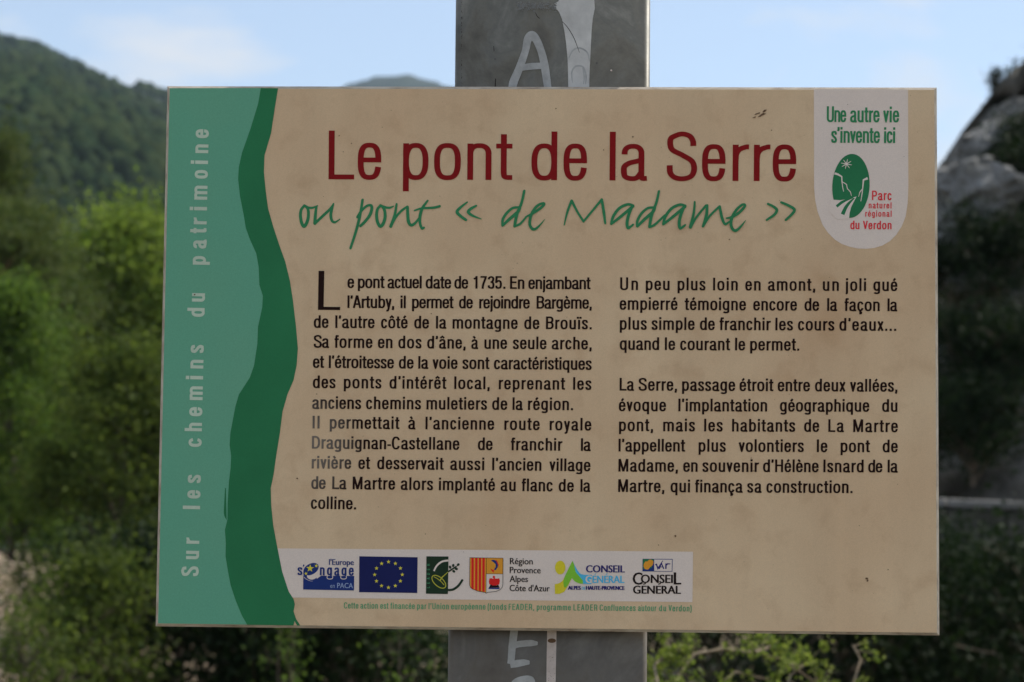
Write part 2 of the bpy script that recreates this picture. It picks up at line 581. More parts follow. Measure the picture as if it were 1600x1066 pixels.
def leaves_mesh(name, centers, size, aspect=1.7, flat=0.0):
    """one bent leaf (4 triangles as two quads folded on the midrib) per centre"""
    n = len(centers)
    c = np.asarray(centers, float)
    d = RNG.normal(size=(n, 3)); d[:, 2] *= (1 - flat); d /= np.linalg.norm(d, axis=1)[:, None]
    q = RNG.normal(size=(n, 3)); q[:, 2] *= (1 - 0.0)
    s = np.cross(d, q); s /= np.linalg.norm(s, axis=1)[:, None]
    u = np.cross(d, s)
    L_ = size * RNG.uniform(.6, 1.35, (n, 1)); W_ = L_ / aspect
    p0 = c - d * L_ / 2
    p1 = c + s * W_ / 2 + u * W_ * .18
    p2 = c + d * L_ / 2
    p3 = c - s * W_ / 2 + u * W_ * .18
    V = np.stack([p0, p1, p2, p3], 1).reshape(-1, 3)
    i = np.arange(n)[:, None] * 4
    F = np.concatenate([i + np.array([[0, 1, 2]]), i + np.array([[0, 2, 3]])])
    return np_mesh(name, V, F)


def grow(seed, H, crown_r, crown_base, n_limb, lean=0.0, trunk_r=0.09, twigs=6, spread=1.0, layered=False, gap=0.0):
    """returns tube lists and the clump centres of a tree standing at the origin"""
    r = random.Random(seed)
    v, f, tips = [], [], []
    tp = []
    x = y = 0.0
    for i in range(9):
        t = i / 8
        tp.append(Vector((x + lean * t, y, H * t)))
        x += r.uniform(-.03, .03) * H * .5; y += r.uniform(-.03, .03) * H * .5
    tube(v, f, tp, [trunk_r * (1 - .85 * i / 8) + min(.008, trunk_r * .15) for i in range(9)], 8)
    for k in range(n_limb):
        t = crown_base + (1 - crown_base) * (k + r.random()) / n_limb
        i = min(7, int(t * 8)); fr = t * 8 - i
        o = tp[i].lerp(tp[i + 1], fr)
        az = k * 2.4 + r.uniform(-.5, .5)
        tt = (t - crown_base) / (1 - crown_base)
        prof = (math.sin(math.pi * min(1, 0.18 + 0.82 * tt)) ** .6) if not layered else (1 - tt) ** .6 * .9 + .15
        ln = crown_r * max(.18, prof) * r.uniform(.7, 1.15)
        el = r.uniform(.1, .5) if layered else r.uniform(.3, .95)
        if layered: el = r.uniform(-.05, .3)
        d = Vector((math.cos(az) * math.cos(el), math.sin(az) * math.cos(el), math.sin(el)))
        pts = [o]
        for q in range(5):
            d = (d + Vector((r.uniform(-.16, .16), r.uniform(-.16, .16), r.uniform(-.06, .14)))).normalized()
            pts.append(pts[-1] + d * ln / 5)
        rr = trunk_r * (1 - .8 * t) * .5 + min(.006, trunk_r * .2)
        tube(v, f, pts, [rr * (1 - .15 * q) for q in range(6)], 5)
        for j in range(twigs):
            s = r.uniform(.3, 1)
            q = min(4, int(s * 5)); b0 = pts[q].lerp(pts[q + 1], s * 5 - q)
            dd = (d + Vector((r.uniform(-1, 1), r.uniform(-1, 1), r.uniform(-.35 if layered else -.6, .5 if layered else .9))) * spread).normalized()
            l2 = ln * r.uniform(.2, .42)
            e = b0 + dd * l2
            tube(v, f, [b0, b0.lerp(e, .5) + Vector((0, 0, r.uniform(-.04, .04))), e], [rr * .4, rr * .28, rr * .12], 4)
            tips += [e, b0.lerp(e, .6)]
        tips.append(pts[-1])
    tips.append(tp[-1])
    return v, f, tips


def scatter(tips, n, sig, sigz=None):
    t = np.array([p[:] for p in tips])
    i = RNG.integers(0, len(t), n)
    w = RNG.uniform(.35, 1.5, len(t))[i][:, None]
    s = np.array([sig, sig, sigz if sigz else sig])
    return t[i] + RNG.normal(size=(n, 3)) * s * w


def plant(name, label, cat, loc, seed, H, crown_r, n_leaf, leaf, leafmat, barkmat, group=None, crown_base=.25, n_limb=22,
          sig=.16, sigz=None, trunk_r=.09, lean=0, layered=False, aspect=1.7, twigs=6, trunk_name='trunk', crown_name='crown', spread=1.0):
    root = empty(name, loc)
    tag(root, label, cat, group)
    v, f, tips = grow(seed, H, crown_r, crown_base, n_limb, lean, trunk_r, twigs, spread, layered)
    link_mesh(trunk_name, np_mesh(trunk_name, [q[:] for q in v], f), M[barkmat], root, smooth=True)
    link_mesh(crown_name, leaves_mesh(crown_name, scatter(tips, n_leaf, sig, sigz), leaf, aspect), M[leafmat], root)
    return root


def gz(x, y):
    return ground_h(x, y) - 0.05


def spot(px, Y):
    x = at(px, 800, Y).x
    return (x, Y, gz(x, Y))


# ------------------------------------------------------------------ trees on the left
GT = 'trees beyond the left edge of the sign'
plant('broadleaf_tree', 'bright yellow-green young broadleaf tree with pale trunk left of the sign', 'tree', spot(195, 29), 3, 5.55, 1.35, 52000, .085, 'leaf_bright', 'pale_bark', crown_base=.32, n_limb=40, sig=.22, trunk_r=.10)
plant('pine_tree', 'dark pine with spreading brown boughs at the left edge of the photo', 'tree', spot(-50, 24), 9, 5.6, 1.5, 60000, .10, 'needle', 'pine_bark', GT, crown_base=.3, n_limb=34, sig=.2, sigz=.10, trunk_r=.14, layered=True, aspect=5)
plant('pine_tree', 'pine with drooping brown boughs in front of the bright green tree', 'tree', spot(-20, 21), 14, 4.1, 1.35, 42000, .09, 'needle', 'pine_bark', GT, crown_base=.3, n_limb=26, sig=.15, sigz=.07, trunk_r=.11, layered=True, aspect=5)
plant('broadleaf_tree', 'fresh green tree half hidden behind the left side of the sign', 'tree', spot(330, 34), 21, 5.5, 1.7, 20000, .085, 'leaf_bright', 'bark', crown_base=.3, n_limb=30, sig=.2)
plant('broadleaf_tree', 'mid green tree standing behind the dark pines at far left', 'tree', spot(30, 42), 27, 5.6, 2.2, 16000, .10, 'leaf_mid', 'bark', crown_base=.25, n_limb=30, sig=.24)
plant('broadleaf_tree', 'olive green tree just above the bright bush at left', 'tree', spot(150, 48), 33, 5.0, 2.4, 14000, .11, 'leaf_mid', 'bark', crown_base=.25, n_limb=28, sig=.26)
# bushes
BG = 'bushes on the bank below the trees'
plant('bush', 'large dark green bush reaching down the left edge of the sign', 'bush', spot(190, 13), 41, 2.15, .75, 34000, .036, 'leaf_olive', 'bark', BG, crown_base=.05, n_limb=30, sig=.10, trunk_r=.035, trunk_name='stem', crown_name='foliage')
plant('bush', 'shady bush left of the large dark bush above the stones', 'bush', spot(25, 19.5), 43, 2.7, .85, 30000, .048, 'leaf_mid', 'bark', BG, crown_base=.05, n_limb=28, sig=.12, trunk_r=.035, trunk_name='stem', crown_name='foliage')
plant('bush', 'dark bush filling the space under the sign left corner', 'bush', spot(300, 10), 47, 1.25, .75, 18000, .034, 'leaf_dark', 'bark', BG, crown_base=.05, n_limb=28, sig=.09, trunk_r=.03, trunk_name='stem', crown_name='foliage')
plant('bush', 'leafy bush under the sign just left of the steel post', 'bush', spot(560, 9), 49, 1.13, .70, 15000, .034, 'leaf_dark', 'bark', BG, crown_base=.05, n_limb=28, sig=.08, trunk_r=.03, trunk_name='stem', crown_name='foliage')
plant('bush', 'low dark bush behind the gravel at the bottom left', 'bush', spot(150, 9.0), 51, 1.0, .36, 8000, .030, 'leaf_olive', 'bark', BG, crown_base=.05, n_limb=22, sig=.08, trunk_r=.03, trunk_name='stem', crown_name='foliage')
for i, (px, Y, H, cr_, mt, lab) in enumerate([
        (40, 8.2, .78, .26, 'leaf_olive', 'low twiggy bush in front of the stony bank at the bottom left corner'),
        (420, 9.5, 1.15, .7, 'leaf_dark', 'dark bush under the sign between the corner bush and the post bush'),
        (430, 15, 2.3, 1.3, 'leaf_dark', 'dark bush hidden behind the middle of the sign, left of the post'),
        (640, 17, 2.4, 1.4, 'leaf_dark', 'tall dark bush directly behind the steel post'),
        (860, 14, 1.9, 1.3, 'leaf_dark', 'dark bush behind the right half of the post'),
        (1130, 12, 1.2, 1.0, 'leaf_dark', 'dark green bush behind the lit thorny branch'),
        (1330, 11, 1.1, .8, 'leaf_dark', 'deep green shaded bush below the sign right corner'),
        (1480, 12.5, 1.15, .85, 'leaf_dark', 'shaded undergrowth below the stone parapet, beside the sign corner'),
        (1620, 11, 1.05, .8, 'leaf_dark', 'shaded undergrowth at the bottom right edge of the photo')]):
    plant('bush', lab, 'bush', spot(px, Y), 60 + i, H, cr_, 14000 if cr_ > .5 else 3000, .04 if cr_ > .5 else .028, mt, 'bark', BG if i < 5 else 'shaded bushes at the right', crown_base=.04, n_limb=28, sig=.12, trunk_r=.03, trunk_name='stem', crown_name='foliage')


# ------------------------------------------------------------------ cliff at the right
def cliff():
    prof = [(1330, 560), (1390, 400), (1440, 290), (1466, 246), (1490, 218), (1515, 180), (1540, 152), (1575, 138), (1610, 122), (1680, 100), (1800, 60), (1950, 50)]
    Yc = 22.0
    top = [(at(x, y, Yc).x, at(x, y, Yc).z) for x, y in prof]
    top += [(top[-1][0] + 12, top[-1][1] + 1)]
    xs = np.linspace(top[0][0], top[-1][0], 130)
    nz, nb = 70, 26
    V, F = [], []
    for x in xs:
        zt = lerp_tbl(top, x)
        for k in range(nz):
            s = k / (nz - 1)
            z = -1.0 + (zt + 1.0) * s
            bulge = 1.6 * (1 - s) + .5 * math.sin(s * 5 + x) * s
            p = Vector((x * .55, z * .55, 1.7))
            d = noise.fractal(p, 1.0, 2.1, 5) * 1.1 + .55 * abs(noise.noise(Vector((x * .9, z * 1.2, 9))))
            cell = noise.cell(Vector((x * .8 + z * .35, z * .7, 0))) * .55
            y = Yc - bulge - d - cell * .8
            V.append((x + .25 * noise.noise(Vector((x, z, 4))), y, z + (.16 * noise.noise(Vector((x * 2, 0, z))) if s > .9 else 0)))
        for k in range(nb):
            s = (k + 1) / nb
            V.append((x, Yc + 9 * s, zt - 1.3 * s + .25 * noise.fractal(Vector((x * .5, s * 5, 0)), 1, 2, 4)))
    m = nz + nb
    for i in range(len(xs) - 1):
        for k in range(m - 1):
            F.append((i * m + k, (i + 1) * m + k, (i + 1) * m + k + 1, i * m + k + 1))
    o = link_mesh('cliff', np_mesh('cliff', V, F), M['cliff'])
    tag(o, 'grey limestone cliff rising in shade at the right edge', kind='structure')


cliff()
# a pale protruding slab on the cliff face
def boulder(name, c, s, seed, mat, rough=.28, sub=4):
    bm = bmesh.new()
    bmesh.ops.create_icosphere(bm, subdivisions=sub, radius=1)
    for v in bm.verts:
        p = v.co.copy()
        n = noise.fractal(p * 1.1 + Vector((seed, 0, 0)), 1, 2, 5) * rough + rough * .7 * noise.cell(p * 1.7 + Vector((seed, 3, 1)))
        v.co = Vector((p.x * s[0], p.y * s[1], p.z * s[2])) * (1 + n)
    me = bpy.data.meshes.new(name); bm.to_mesh(me); bm.free()
    o = link_mesh(name, me, mat)
    o.location = c
    return o


b = boulder('boulder', at(1512, 312, 19.6), (.46, .6, .36), 2, M['rock'])
b.rotation_euler = (0, R(-28), 0)
tag(b, 'pale grey rock slab jutting from the cliff beside the sign', 'rock')
b = boulder('boulder', at(1492, 372, 19.4), (.25, .5, .22), 6, M['rock'])
tag(b, 'smaller grey rock wedged under the jutting cliff slab', 'rock')

b = boulder('boulder', at(1530, 244, 20.4), (.36, .6, .24), 9, M['rock'])
b.rotation_euler = (0, R(-48), 0)
tag(b, 'weathered grey rock face just above the jutting slab, on the cliff skyline', 'rock')
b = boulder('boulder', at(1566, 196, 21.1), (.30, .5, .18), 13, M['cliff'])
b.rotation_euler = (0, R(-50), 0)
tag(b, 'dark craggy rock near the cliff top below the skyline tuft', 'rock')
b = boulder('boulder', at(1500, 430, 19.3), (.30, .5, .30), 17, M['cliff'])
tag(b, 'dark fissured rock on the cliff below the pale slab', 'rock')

CG = 'shrubs growing on the cliff'
for i, (px, py, Y, H, cr_, n, lab) in enumerate([
        (1558, 148, 21.2, .20, .10, 450, 'small dark pine tuft standing up on the cliff top skyline'),
        (1612, 165, 21.4, .26, .20, 2500, 'dark shrub on the cliff top at the right edge'),
        (1590, 262, 19.9, .30, .24, 3500, 'dark shrub hanging over the pale rock slab'),
        (1612, 345, 19.5, .55, .42, 6000, 'dark creeper right of the pale rock slab'),
        (1480, 480, 19.0, .40, .45, 6000, 'dark creeper on the cliff foot beside the sign edge'),
        (1560, 480, 18.8, .60, .60, 8000, 'broad dark creeper in the middle of the cliff'),
        (1500, 640, 18.2, .60, .60, 8000, 'dark ivy low on the cliff beside the sign edge'),
        (1590, 650, 18.0, .60, .60, 8000, 'dark ivy low on the cliff at the right edge'),
        (1520, 760, 17.6, .60, .60, 8000, 'dark shrub at the cliff foot above the stone parapet')]):
    p = at(px, py, Y)
    plant('cliff_shrub', lab, 'shrub', p, 90 + i, H, cr_, n, .05 if i < 2 else .045, 'leaf_dark', 'bark', CG, crown_base=.02, n_limb=18, sig=.09 if i > 0 else .03, trunk_r=.02, aspect=2 if i else 4, trunk_name='stem', crown_name='foliage')


# stone parapet
def parapet():
    a, b = at(1380, 776, 16.2), at(1760, 790, 15.0)
    root = empty('stone_parapet', (a.x, a.y, 0))
    tag(root, 'low stone parapet with pale coping running behind the sign to the right', 'wall')
    root.rotation_euler = (0, 0, math.atan2(b.y - a.y, b.x - a.x))
    ln = math.hypot(b.x - a.x, b.y - a.y)
    zt = a.z
    slope = (b.z - a.z) / ln
    nst = 0
    def block(name, x0, x1, z0, z1, y0, y1, sd):
        bm = bmesh.new()
        bmesh.ops.create_cube(bm, size=1)
        bmesh.ops.bevel(bm, geom=bm.edges[:], offset=.06, segments=1, affect='EDGES')
        rr = random.Random(sd)
        for v in bm.verts:
            fx, fy, fz = v.co.x + .5, v.co.y + .5, v.co.z + .5
            x = x0 + (x1 - x0) * fx
            v.co = Vector((x + rr.uniform(-.006, .006), y0 + (y1 - y0) * fy + rr.uniform(-.01, .01), z0 + (z1 - z0) * fz + slope * x + rr.uniform(-.005, .005)))
        me = bpy.data.meshes.new(name); bm.to_mesh(me); bm.free()
        return link_mesh(name, me, M['coping' if name == 'coping_stone' else 'stone_wall'], root)
    rr = random.Random(3)
    x = 0
    while x < ln:
        w = rr.uniform(.5, .75)
        block('coping_stone', x + .006, x + w - .006, zt - .055, zt, -.05, .40, nst); nst += 1
        x += w
    z = zt - .065
    while z > -.3:
        h = rr.uniform(.16, .24); x = -rr.uniform(0, .2)
        while x < ln:
            w = rr.uniform(.24, .5)
            block('stone', x + .008, x + w - .008, z - h + .008, z - .006, rr.uniform(-.012, .012), .34, nst); nst += 1
            x += w
        z -= h


parapet()


# ------------------------------------------------------------------ thorny lit branches below the sign, right of the post
def thorn_shrub():
    root = empty('thorny_shrub', (0.55, 2.3, gz(.55, 2.3)))
    tag(root, 'sunlit thorny shrub with arching bare branches and small yellow-green leaves right of the post', 'shrub')
    off = root.location
    v, f, tips = [], [], []
    r = random.Random(12)
    arcs = [[(1060, 1150), (1050, 1070), (1085, 1022), (1130, 1014), (1180, 1020), (1220, 1030), (1250, 1050), (1285, 1075)],
            [(1060, 1150), (1030, 1080), (1022, 1040), (1040, 1022), (1062, 1010)],
            [(1180, 1020), (1200, 1012), (1215, 1004)],
            [(1240, 1150), (1225, 1090), (1235, 1055), (1262, 1035)],
            [(1100, 1150), (1110, 1080), (1150, 1050), (1200, 1062)],
            [(1050, 1150), (1010, 1110), (1000, 1060), (1012, 1030)],
            [(1300, 1150), (1330, 1080), (1345, 1030), (1332, 1008)]]
    for k, a in enumerate(arcs):
        Y = 2.3 + r.uniform(-.15, .25)
        pts = [at(x, y, Y + .04 * i) - off for i, (x, y) in enumerate(a)]
        if a[0][1] == 1150:
            pts = [Vector((pts[0].x * .5, pts[0].y * .3, 0)), Vector((pts[0].x * .8, pts[0].y * .8, pts[0].z * .5))] + pts
        rad = [.0042 - .0028 * i / (len(pts) - 1) for i in range(len(pts))]
        tube(v, f, pts, rad, 6)
        for i in range(2 if len(pts) > 5 else 0, len(pts) - 1):
            for q in range(2 if k in (4, 6) else 5):
                p = pts[i].lerp(pts[i + 1], r.random())
                e = p + Vector((r.uniform(-.035, .035), r.uniform(-.03, .03), r.uniform(-.015, .035)))
                tube(v, f, [p, e], [.0014, .0004], 4)
                if not (k == 0 and 4 <= i <= 6 and r.random() < .6):
                    tips.append(e)
    link_mesh('branch', np_mesh('branch', [q[:] for q in v], f), M['thorn_bark'], root, smooth=True)
    link_mesh('foliage', leaves_mesh('foliage', scatter(tips, 1900, .009), .011, 1.6), M['thorn_leaf'], root)


thorn_shrub()

# leafy sprigs lit by the sun left of the post
for i, (px, py, Y, n, lab) in enumerate([(430, 1045, 5.5, 1500, 'sunlit leafy sprig below the sign left of the post'),
                                         (470, 1020, 6.5, 1400, 'higher sunlit sprig just under the sign bottom edge'),
                                         (630, 1035, 5.0, 1300, 'sunlit leaves right beside the steel post foot of the photo')]):
    p = at(px, py, Y)
    H = p.z + .12
    plant('sapling', lab, 'plant', (p.x, p.y, 0), 130 + i, H, .13, n // 7, .016, 'leaf_mid', 'bark', 'saplings on the bank', crown_base=.5, n_limb=12, sig=.03, trunk_r=.004, twigs=4, trunk_name='stem', crown_name='foliage')

# gravel and stones on the lit bank, lower left
sv, sf = [], []
I1V, I1F = ico(1)
rs = random.Random(21)
for k in range(5000):
    Y = rs.uniform(8, 20) if k < 3500 else rs.uniform(7, 34)
    x = at(rs.uniform(-260, 130) if k < 3500 else rs.uniform(-260, 260), 900, Y).x
    r_ = rs.choice([.01, .012, .015, .02, .035]) * rs.uniform(.6, 1.3)
    P = I1V * (1 + RNG.uniform(-.25, .25, (len(I1V), 1))) * np.array([r_, r_, r_ * .6])
    sv.append(P + np.array([x, Y, ground_h(x, Y)])); sf.append(I1F + k * len(I1V))
tag(link_mesh('gravel', np_mesh('gravel', np.concatenate(sv), np.concatenate(sf)), M['gravel']), 'loose pale stones scattered on the bank', kind='stuff')

# ================================================================== THE SIGN
SW, SH, ST = 0.600, 0.4213, 0.010        # board width, height, thickness
SIGN_Z = 1.600
FRONT = -0.0055                          # front face in sign space (board centre plane at 0)


def homography(src, dst):
    A, B = [], []
    for (x, y), (u, v) in zip(src, dst):
        A.append([x, y, 1, 0, 0, 0, -u * x, -u * y]); B.append(u)
        A.append([0, 0, 0, x, y, 1, -v * x, -v * y]); B.append(v)
    h = np.linalg.solve(np.array(A, float), np.array(B, float))
    return np.append(h, 1).reshape(3, 3)


HM = homography([(262, 136), (1461, 139), (1468, 994), (246, 977)],
                [(-SW / 2, SH / 2), (SW / 2, SH / 2), (SW / 2, -SH / 2), (-SW / 2, -SH / 2)])


def flat(px, py):
    """layout measured on the picture of the board -> position on the board"""
    q = HM @ np.array([px, py, 1.0])
    return q[0] / q[2], q[1] / q[2]


class Print:
    """flat printed shapes, collected into one mesh with several inks"""
    def __init__(self, name, layer=1, origin=(0, 0), scale=1.0, mapper=flat, y0=FRONT):
        self.name, self.v, self.f, self.mi, self.mats = name, [], [], [], []
        self.layer, self.o, self.s, self.map, self.y0 = layer, origin, scale, mapper, y0
        self.n = 0

    def P(self, x, y):
        return self.map(self.o[0] + x / self.s, self.o[1] + y / self.s)

    def _mi(self, mat):
        if mat not in self.mats: self.mats.append(mat)
        return self.mats.index(mat)

    def _y(self):
        self.n += 1
        return self.y0 - self.layer * 0.00012 - self.n * 0.000004

    def poly(self, pts, mat, holes=()):
        y = self._y()
        loops = [[Vector((*self.P(*p), 0)) for p in pts]] + [[Vector((*self.P(*p), 0)) for p in h] for h in holes]
        base = len(self.v)
        for lp in loops:
            for p in lp: self.v.append((p.x, y, p.y))
        allp = [p for lp in loops for p in lp]
        for t in tessellate_polygon(loops):
            a, b, c = (allp[k] for k in t)
            cr_ = (b - a).cross(c - a).z
            if abs(cr_) < 1e-13: continue
            self.f.append(tuple(base + k for k in (t if cr_ > 0 else t[::-1])))
            self.mi.append(self._mi(mat))

    def stroke(self, pts, mat, w, closed=False, h=None):
        """ribbon along pts; w = pen width (number or list), h = pen height"""
        n = len(pts)
        if n < 2: return
        y = self._y()
        ws = list(w) if isinstance(w, (list, tuple)) else [w] * n
        if len(ws) != n:
            ws = [np.interp(i / (n - 1), np.linspace(0, 1, len(ws)), ws) for i in range(n)]
        base = len(self.v)
        for i in range(n):
            p = pts[i]
            a = pts[(i - 1) % n] if (closed or i > 0) else None
            b = pts[(i + 1) % n] if (closed or i < n - 1) else None
            def nd(u, v_):
                dx, dy = v_[0] - u[0], v_[1] - u[1]
                l = math.hypot(dx, dy) or 1e-9
                return dx / l, dy / l
            d1 = nd(a, p) if a else None
            d2 = nd(p, b) if b else None
            if d1 is None: d1 = d2
            if d2 is None: d2 = d1
            nx_, ny_ = -(d1[1] + d2[1]), d1[0] + d2[0]
            l = math.hypot(nx_, ny_) or 1e-9
            nx_, ny_ = nx_ / l, ny_ / l
            cosh = max(.5, nx_ * -d1[1] + ny_ * d1[0])
            wv = ws[i]; wh = wv if h is None else h
            t = math.hypot(nx_ * wv, ny_ * wh) / 2 / cosh
            y -= 0.0000015
            for sgn in (1, -1):
                q = self.P(p[0] + sgn * nx_ * t, p[1] + sgn * ny_ * t)
                self.v.append((q[0], y, q[1]))
        m = n if closed else n - 1
        for i in range(m):
            a0, a1 = base + 2 * i, base + 2 * i + 1
            b0, b1 = base + 2 * ((i + 1) % n), base + 2 * ((i + 1) % n) + 1
            self.f.append((a0, b0, b1, a1)); self.mi.append(self._mi(mat))

    def dot(self, x, y, r, mat, ry=None, n=14, rot=0):
        ry = ry or r
        c, s = math.cos(rot), math.sin(rot)
        self.poly([(x + r * math.cos(t) * c - ry * math.sin(t) * s, y + r * math.cos(t) * s + ry * math.sin(t) * c) for t in [2 * math.pi * k / n for k in range(n)]], mat)

    def star(self, x, y, r, mat, rot=0, inner=.4):
        self.poly([(x + (r if k % 2 == 0 else r * inner) * math.sin(math.pi * k / 5 + rot), y - (r if k % 2 == 0 else r * inner) * math.cos(math.pi * k / 5 + rot)) for k in range(10)], mat)

    def build(self, parent, label=None):
        me = bpy.data.meshes.new(self.name)
        me.from_pydata(self.v, [], self.f)
        for m in self.mats: me.materials.append(M[m])
        me.polygons.foreach_set('material_index', self.mi)
        # every sheet faces outward (-Y)
        me.update()
        bm = bmesh.new(); bm.from_mesh(me)
        fl = [q for q in bm.faces if q.normal.y > 0]
        if fl: bmesh.ops.reverse_faces(bm, faces=fl)
        bm.to_mesh(me); bm.free()
        o = bpy.data.objects.new(self.name, me)
        COL.objects.link(o)
        o.parent = parent
        if label: o['label'] = label
        return o


# ------------------------------------------------------------------ a condensed grotesque drawn with a pen
XH = 0.745


def arc(cx, cy, rx, ry, a0, a1, n=16, e=2.5):
    out = []
    for k in range(n + 1):
        t = math.radians(a0 + (a1 - a0) * k / n)
        c, s = math.cos(t), math.sin(t)
        out.append((cx + rx * math.copysign(abs(c) ** (2 / e), c), cy + ry * math.copysign(abs(s) ** (2 / e), s)))
    return out


def spl(P, n=6):
    """Catmull-Rom through P"""
    Q = [P[0]] + list(P) + [P[-1]]
    out = []
    for i in range(1, len(Q) - 2):
        p0, p1, p2, p3 = Q[i - 1:i + 3]
        for k in range(n):
            t = k / n
            out.append(tuple(.5 * ((2 * b) + (-a + c) * t + (2 * a - 5 * b + 4 * c - d) * t * t + (-a + 3 * b - 3 * c + d) * t ** 3) for a, b, c, d in zip(p0, p1, p2, p3)))
    out.append(tuple(P[-1]))
    return out


_acc = {'é': ('e', 'a'), 'è': ('e', 'g'), 'ê': ('e', 'c'), 'à': ('a', 'g'), 'â': ('a', 'c'), 'ô': ('o', 'c'), 'ï': ('i', 'd'), 'î': ('i', 'c'), 'ç': ('c', 'z')}


def glyph(ch, v, h):
    """-> width, left bearing, right bearing, [(points, closed)] in units of the cap height"""
    a, b, X = v / 2, h / 2, XH
    st, ro = .072, .046
    if ch in _acc:
        bs, k = _acc[ch]
        w, l, r, S = glyph('ı' if bs == 'i' else bs, v, h)
        S = list(S); m = w / 2 if bs != 'a' else .24
        if k == 'a': S.append(([(m - .05, X + .07), (m + .09, X + .245)], False))
        if k == 'g': S.append(([(m + .05, X + .07), (m - .09, X + .245)], False))
        if k == 'c': S.append(([(m - .14, X + .08), (m, X + .21), (m + .14, X + .08)], False))
        if k == 'd':
            for q in (-.10, .10): S.append(([(m + q, X + .09), (m + q, X + .09 + h * 1.15)], False))
        if k == 'z': S.append((spl([(m, 0), (m - .01, -.07), (m + .06, -.11), (m + .04, -.19), (m - .08, -.20)]), False))
        return w, l, r, S
    if ch == 'ı': return v, st, st, [([(a, 0), (a, X)], False)]
    if ch == 'i': return v, st, st, [([(a, 0), (a, X)], False), ([(a, 1 - h * 1.25), (a, 1)], False)]
    if ch == 'l': return v, st, st, [([(a, 0), (a, 1)], False)]
    if ch == 'I': return v, st + .01, st + .01, [([(a, 0), (a, 1)], False)]
    if ch == 'j': return v, st, st, [([(a, X), (a, -.1)] + spl([(a, -.12), (a - .02, -.19), (a - .09, -.225)])[1:], False), ([(a, 1 - h * 1.25), (a, 1)], False)]
    if ch == 'o': W = .54; return W, ro, ro, [(arc(W / 2, X / 2, W / 2 - a, X / 2 - b + .008, 0, 360, 44, 2.7)[:-1], True)]
    if ch == 'e':
        W = .50; return W, ro, ro, [([(v * .7, .40), (W, .40)], False), ([(W - a, .355)] + arc(W / 2, X / 2, W / 2 - a, X / 2 - b + .008, 5, 347, 40, 2.8), False)]
    if ch == 'c': W = .48; return W, ro, ro - .01, [(arc(W / 2, X / 2, W / 2 - a, X / 2 - b + .008, 21, 339, 36), False)]
    if ch in 'nhm':
        W = .49 if ch != 'm' else .80
        S = [([(a, 0), (a, 1 if ch == 'h' else X)], False)]
        def arch(x0, x1): return [(x0, X - .28)] + arc((x0 + x1) / 2, X - .21, (x1 - x0) / 2, .21 - b + .008, 178, 0, 16, 2.3) + [(x1, 0)]
        if ch == 'm': S += [(arch(a, W / 2), False), (arch(W / 2, W - a), False)]
        else: S.append((arch(a, W - a), False))
        return W, st, st - .004, S
    if ch == 'u':
        W = .49
        return W, st - .004, st, [([(W - a, 0), (W - a, X)], False), ([(a, X)] + arc(W / 2, .21, W / 2 - a, .21 - b + .008, 180, 358, 16, 2.3) + [(W - a, .28)], False)]
    if ch == 'r': W = .325; return W, st, .01, [([(a, 0), (a, X)], False), (spl([(a, .42), (a + .015, .56), (a + .085, X - b - .045), (W - .06, X - b + .002), (W, X - b + .004)]), False)]
    if ch in 'bpdq':
        W = .52
        bowl = arc(W / 2, X / 2, W / 2 - a, X / 2 - b + .008, 0, 360, 40)[:-1]
        x = a if ch in 'bp' else W - a
        y0, y1 = (0, 1) if ch in 'bd' else (-.24, X)
        l, r = (st, ro) if ch in 'bp' else (ro, st)
        return W, l, r, [([(x, y0), (x, y1)], False), (bowl, True)]
    if ch == 'g':
        W = .51
        return W, ro, st, [(arc(W / 2, X / 2 + .01, W / 2 - a, X / 2 - b, 0, 360, 40)[:-1], True), ([(W - a, X), (W - a, -.06)] + arc(W / 2, -.06, W / 2 - a, .18 - b, 0, -160, 14)[1:], False)]
    if ch == 'a':
        xr = .475
        return .53, ro, .03, [([(a + .012, .535)] + arc((xr) / 2 + .006, X - .19, xr / 2 - a - .006, .19 - b + .008, 175, 0, 16, 2.3) + [(xr - a, .13)] + spl([(xr - a, .11), (xr - a + .02, .045), (.53, b * .95)])[1:], False),
                              (spl([(xr - a, .44), (.36, .405), (.18, .36), (a + .015, .29), (a, .195), (a + .025, .085), (.19, b - .008), (.32, .055), (xr - a, .17)]), False)]
    if ch == 's':
        W = .455
        return W, ro - .005, ro - .005, [(spl([(W - a - .005, .515), (W - a - .015, .60), (W * .72, X - b - .01), (W / 2, X - b + .008), (W * .27, X - b - .01), (a + .012, .61), (a + .005, .53), (a + .06, .445), (W / 2, .375), (W - a - .05, .30), (W - a, .20), (W - a - .025, .10), (W * .72, b + .005), (W / 2, b - .008), (W * .27, b + .01), (a + .012, .12), (a, .225)]), False)]
    if ch == 'S':
        W = .62
        return W, ro, ro, [(spl([(W - a - .02, .715), (W - a - .03, .82), (W * .74, 1 - b - .03), (W / 2, 1 - b + .01), (W * .27, 1 - b - .03), (a + .02, .86), (a + .01, .74), (a + .06, .63), (W / 2, .53), (W - a - .055, .41), (W - a, .27), (W - a - .025, .14), (W * .74, b + .02), (W / 2, b - .01), (W * .26, b + .02), (a + .015, .16), (a, .315)]), False)]
    if ch == 't': W = .33; c = .155; return W, .02, .02, [([(c, .94), (c, .17)] + spl([(c, .15), (c + .018, .075), (c + .075, b + .004), (W, b + .004)])[1:], False), ([(0, X - b), (W, X - b)], False)]
    if ch == 'f': W = .315; c = .135; return W, .02, .01, [([(c, 0), (c, .83)] + spl([(c, .85), (c + .02, .94), (c + .08, 1 - b + .004), (W, 1 - b + .002)])[1:], False), ([(0, X - b), (W, X - b)], False)]
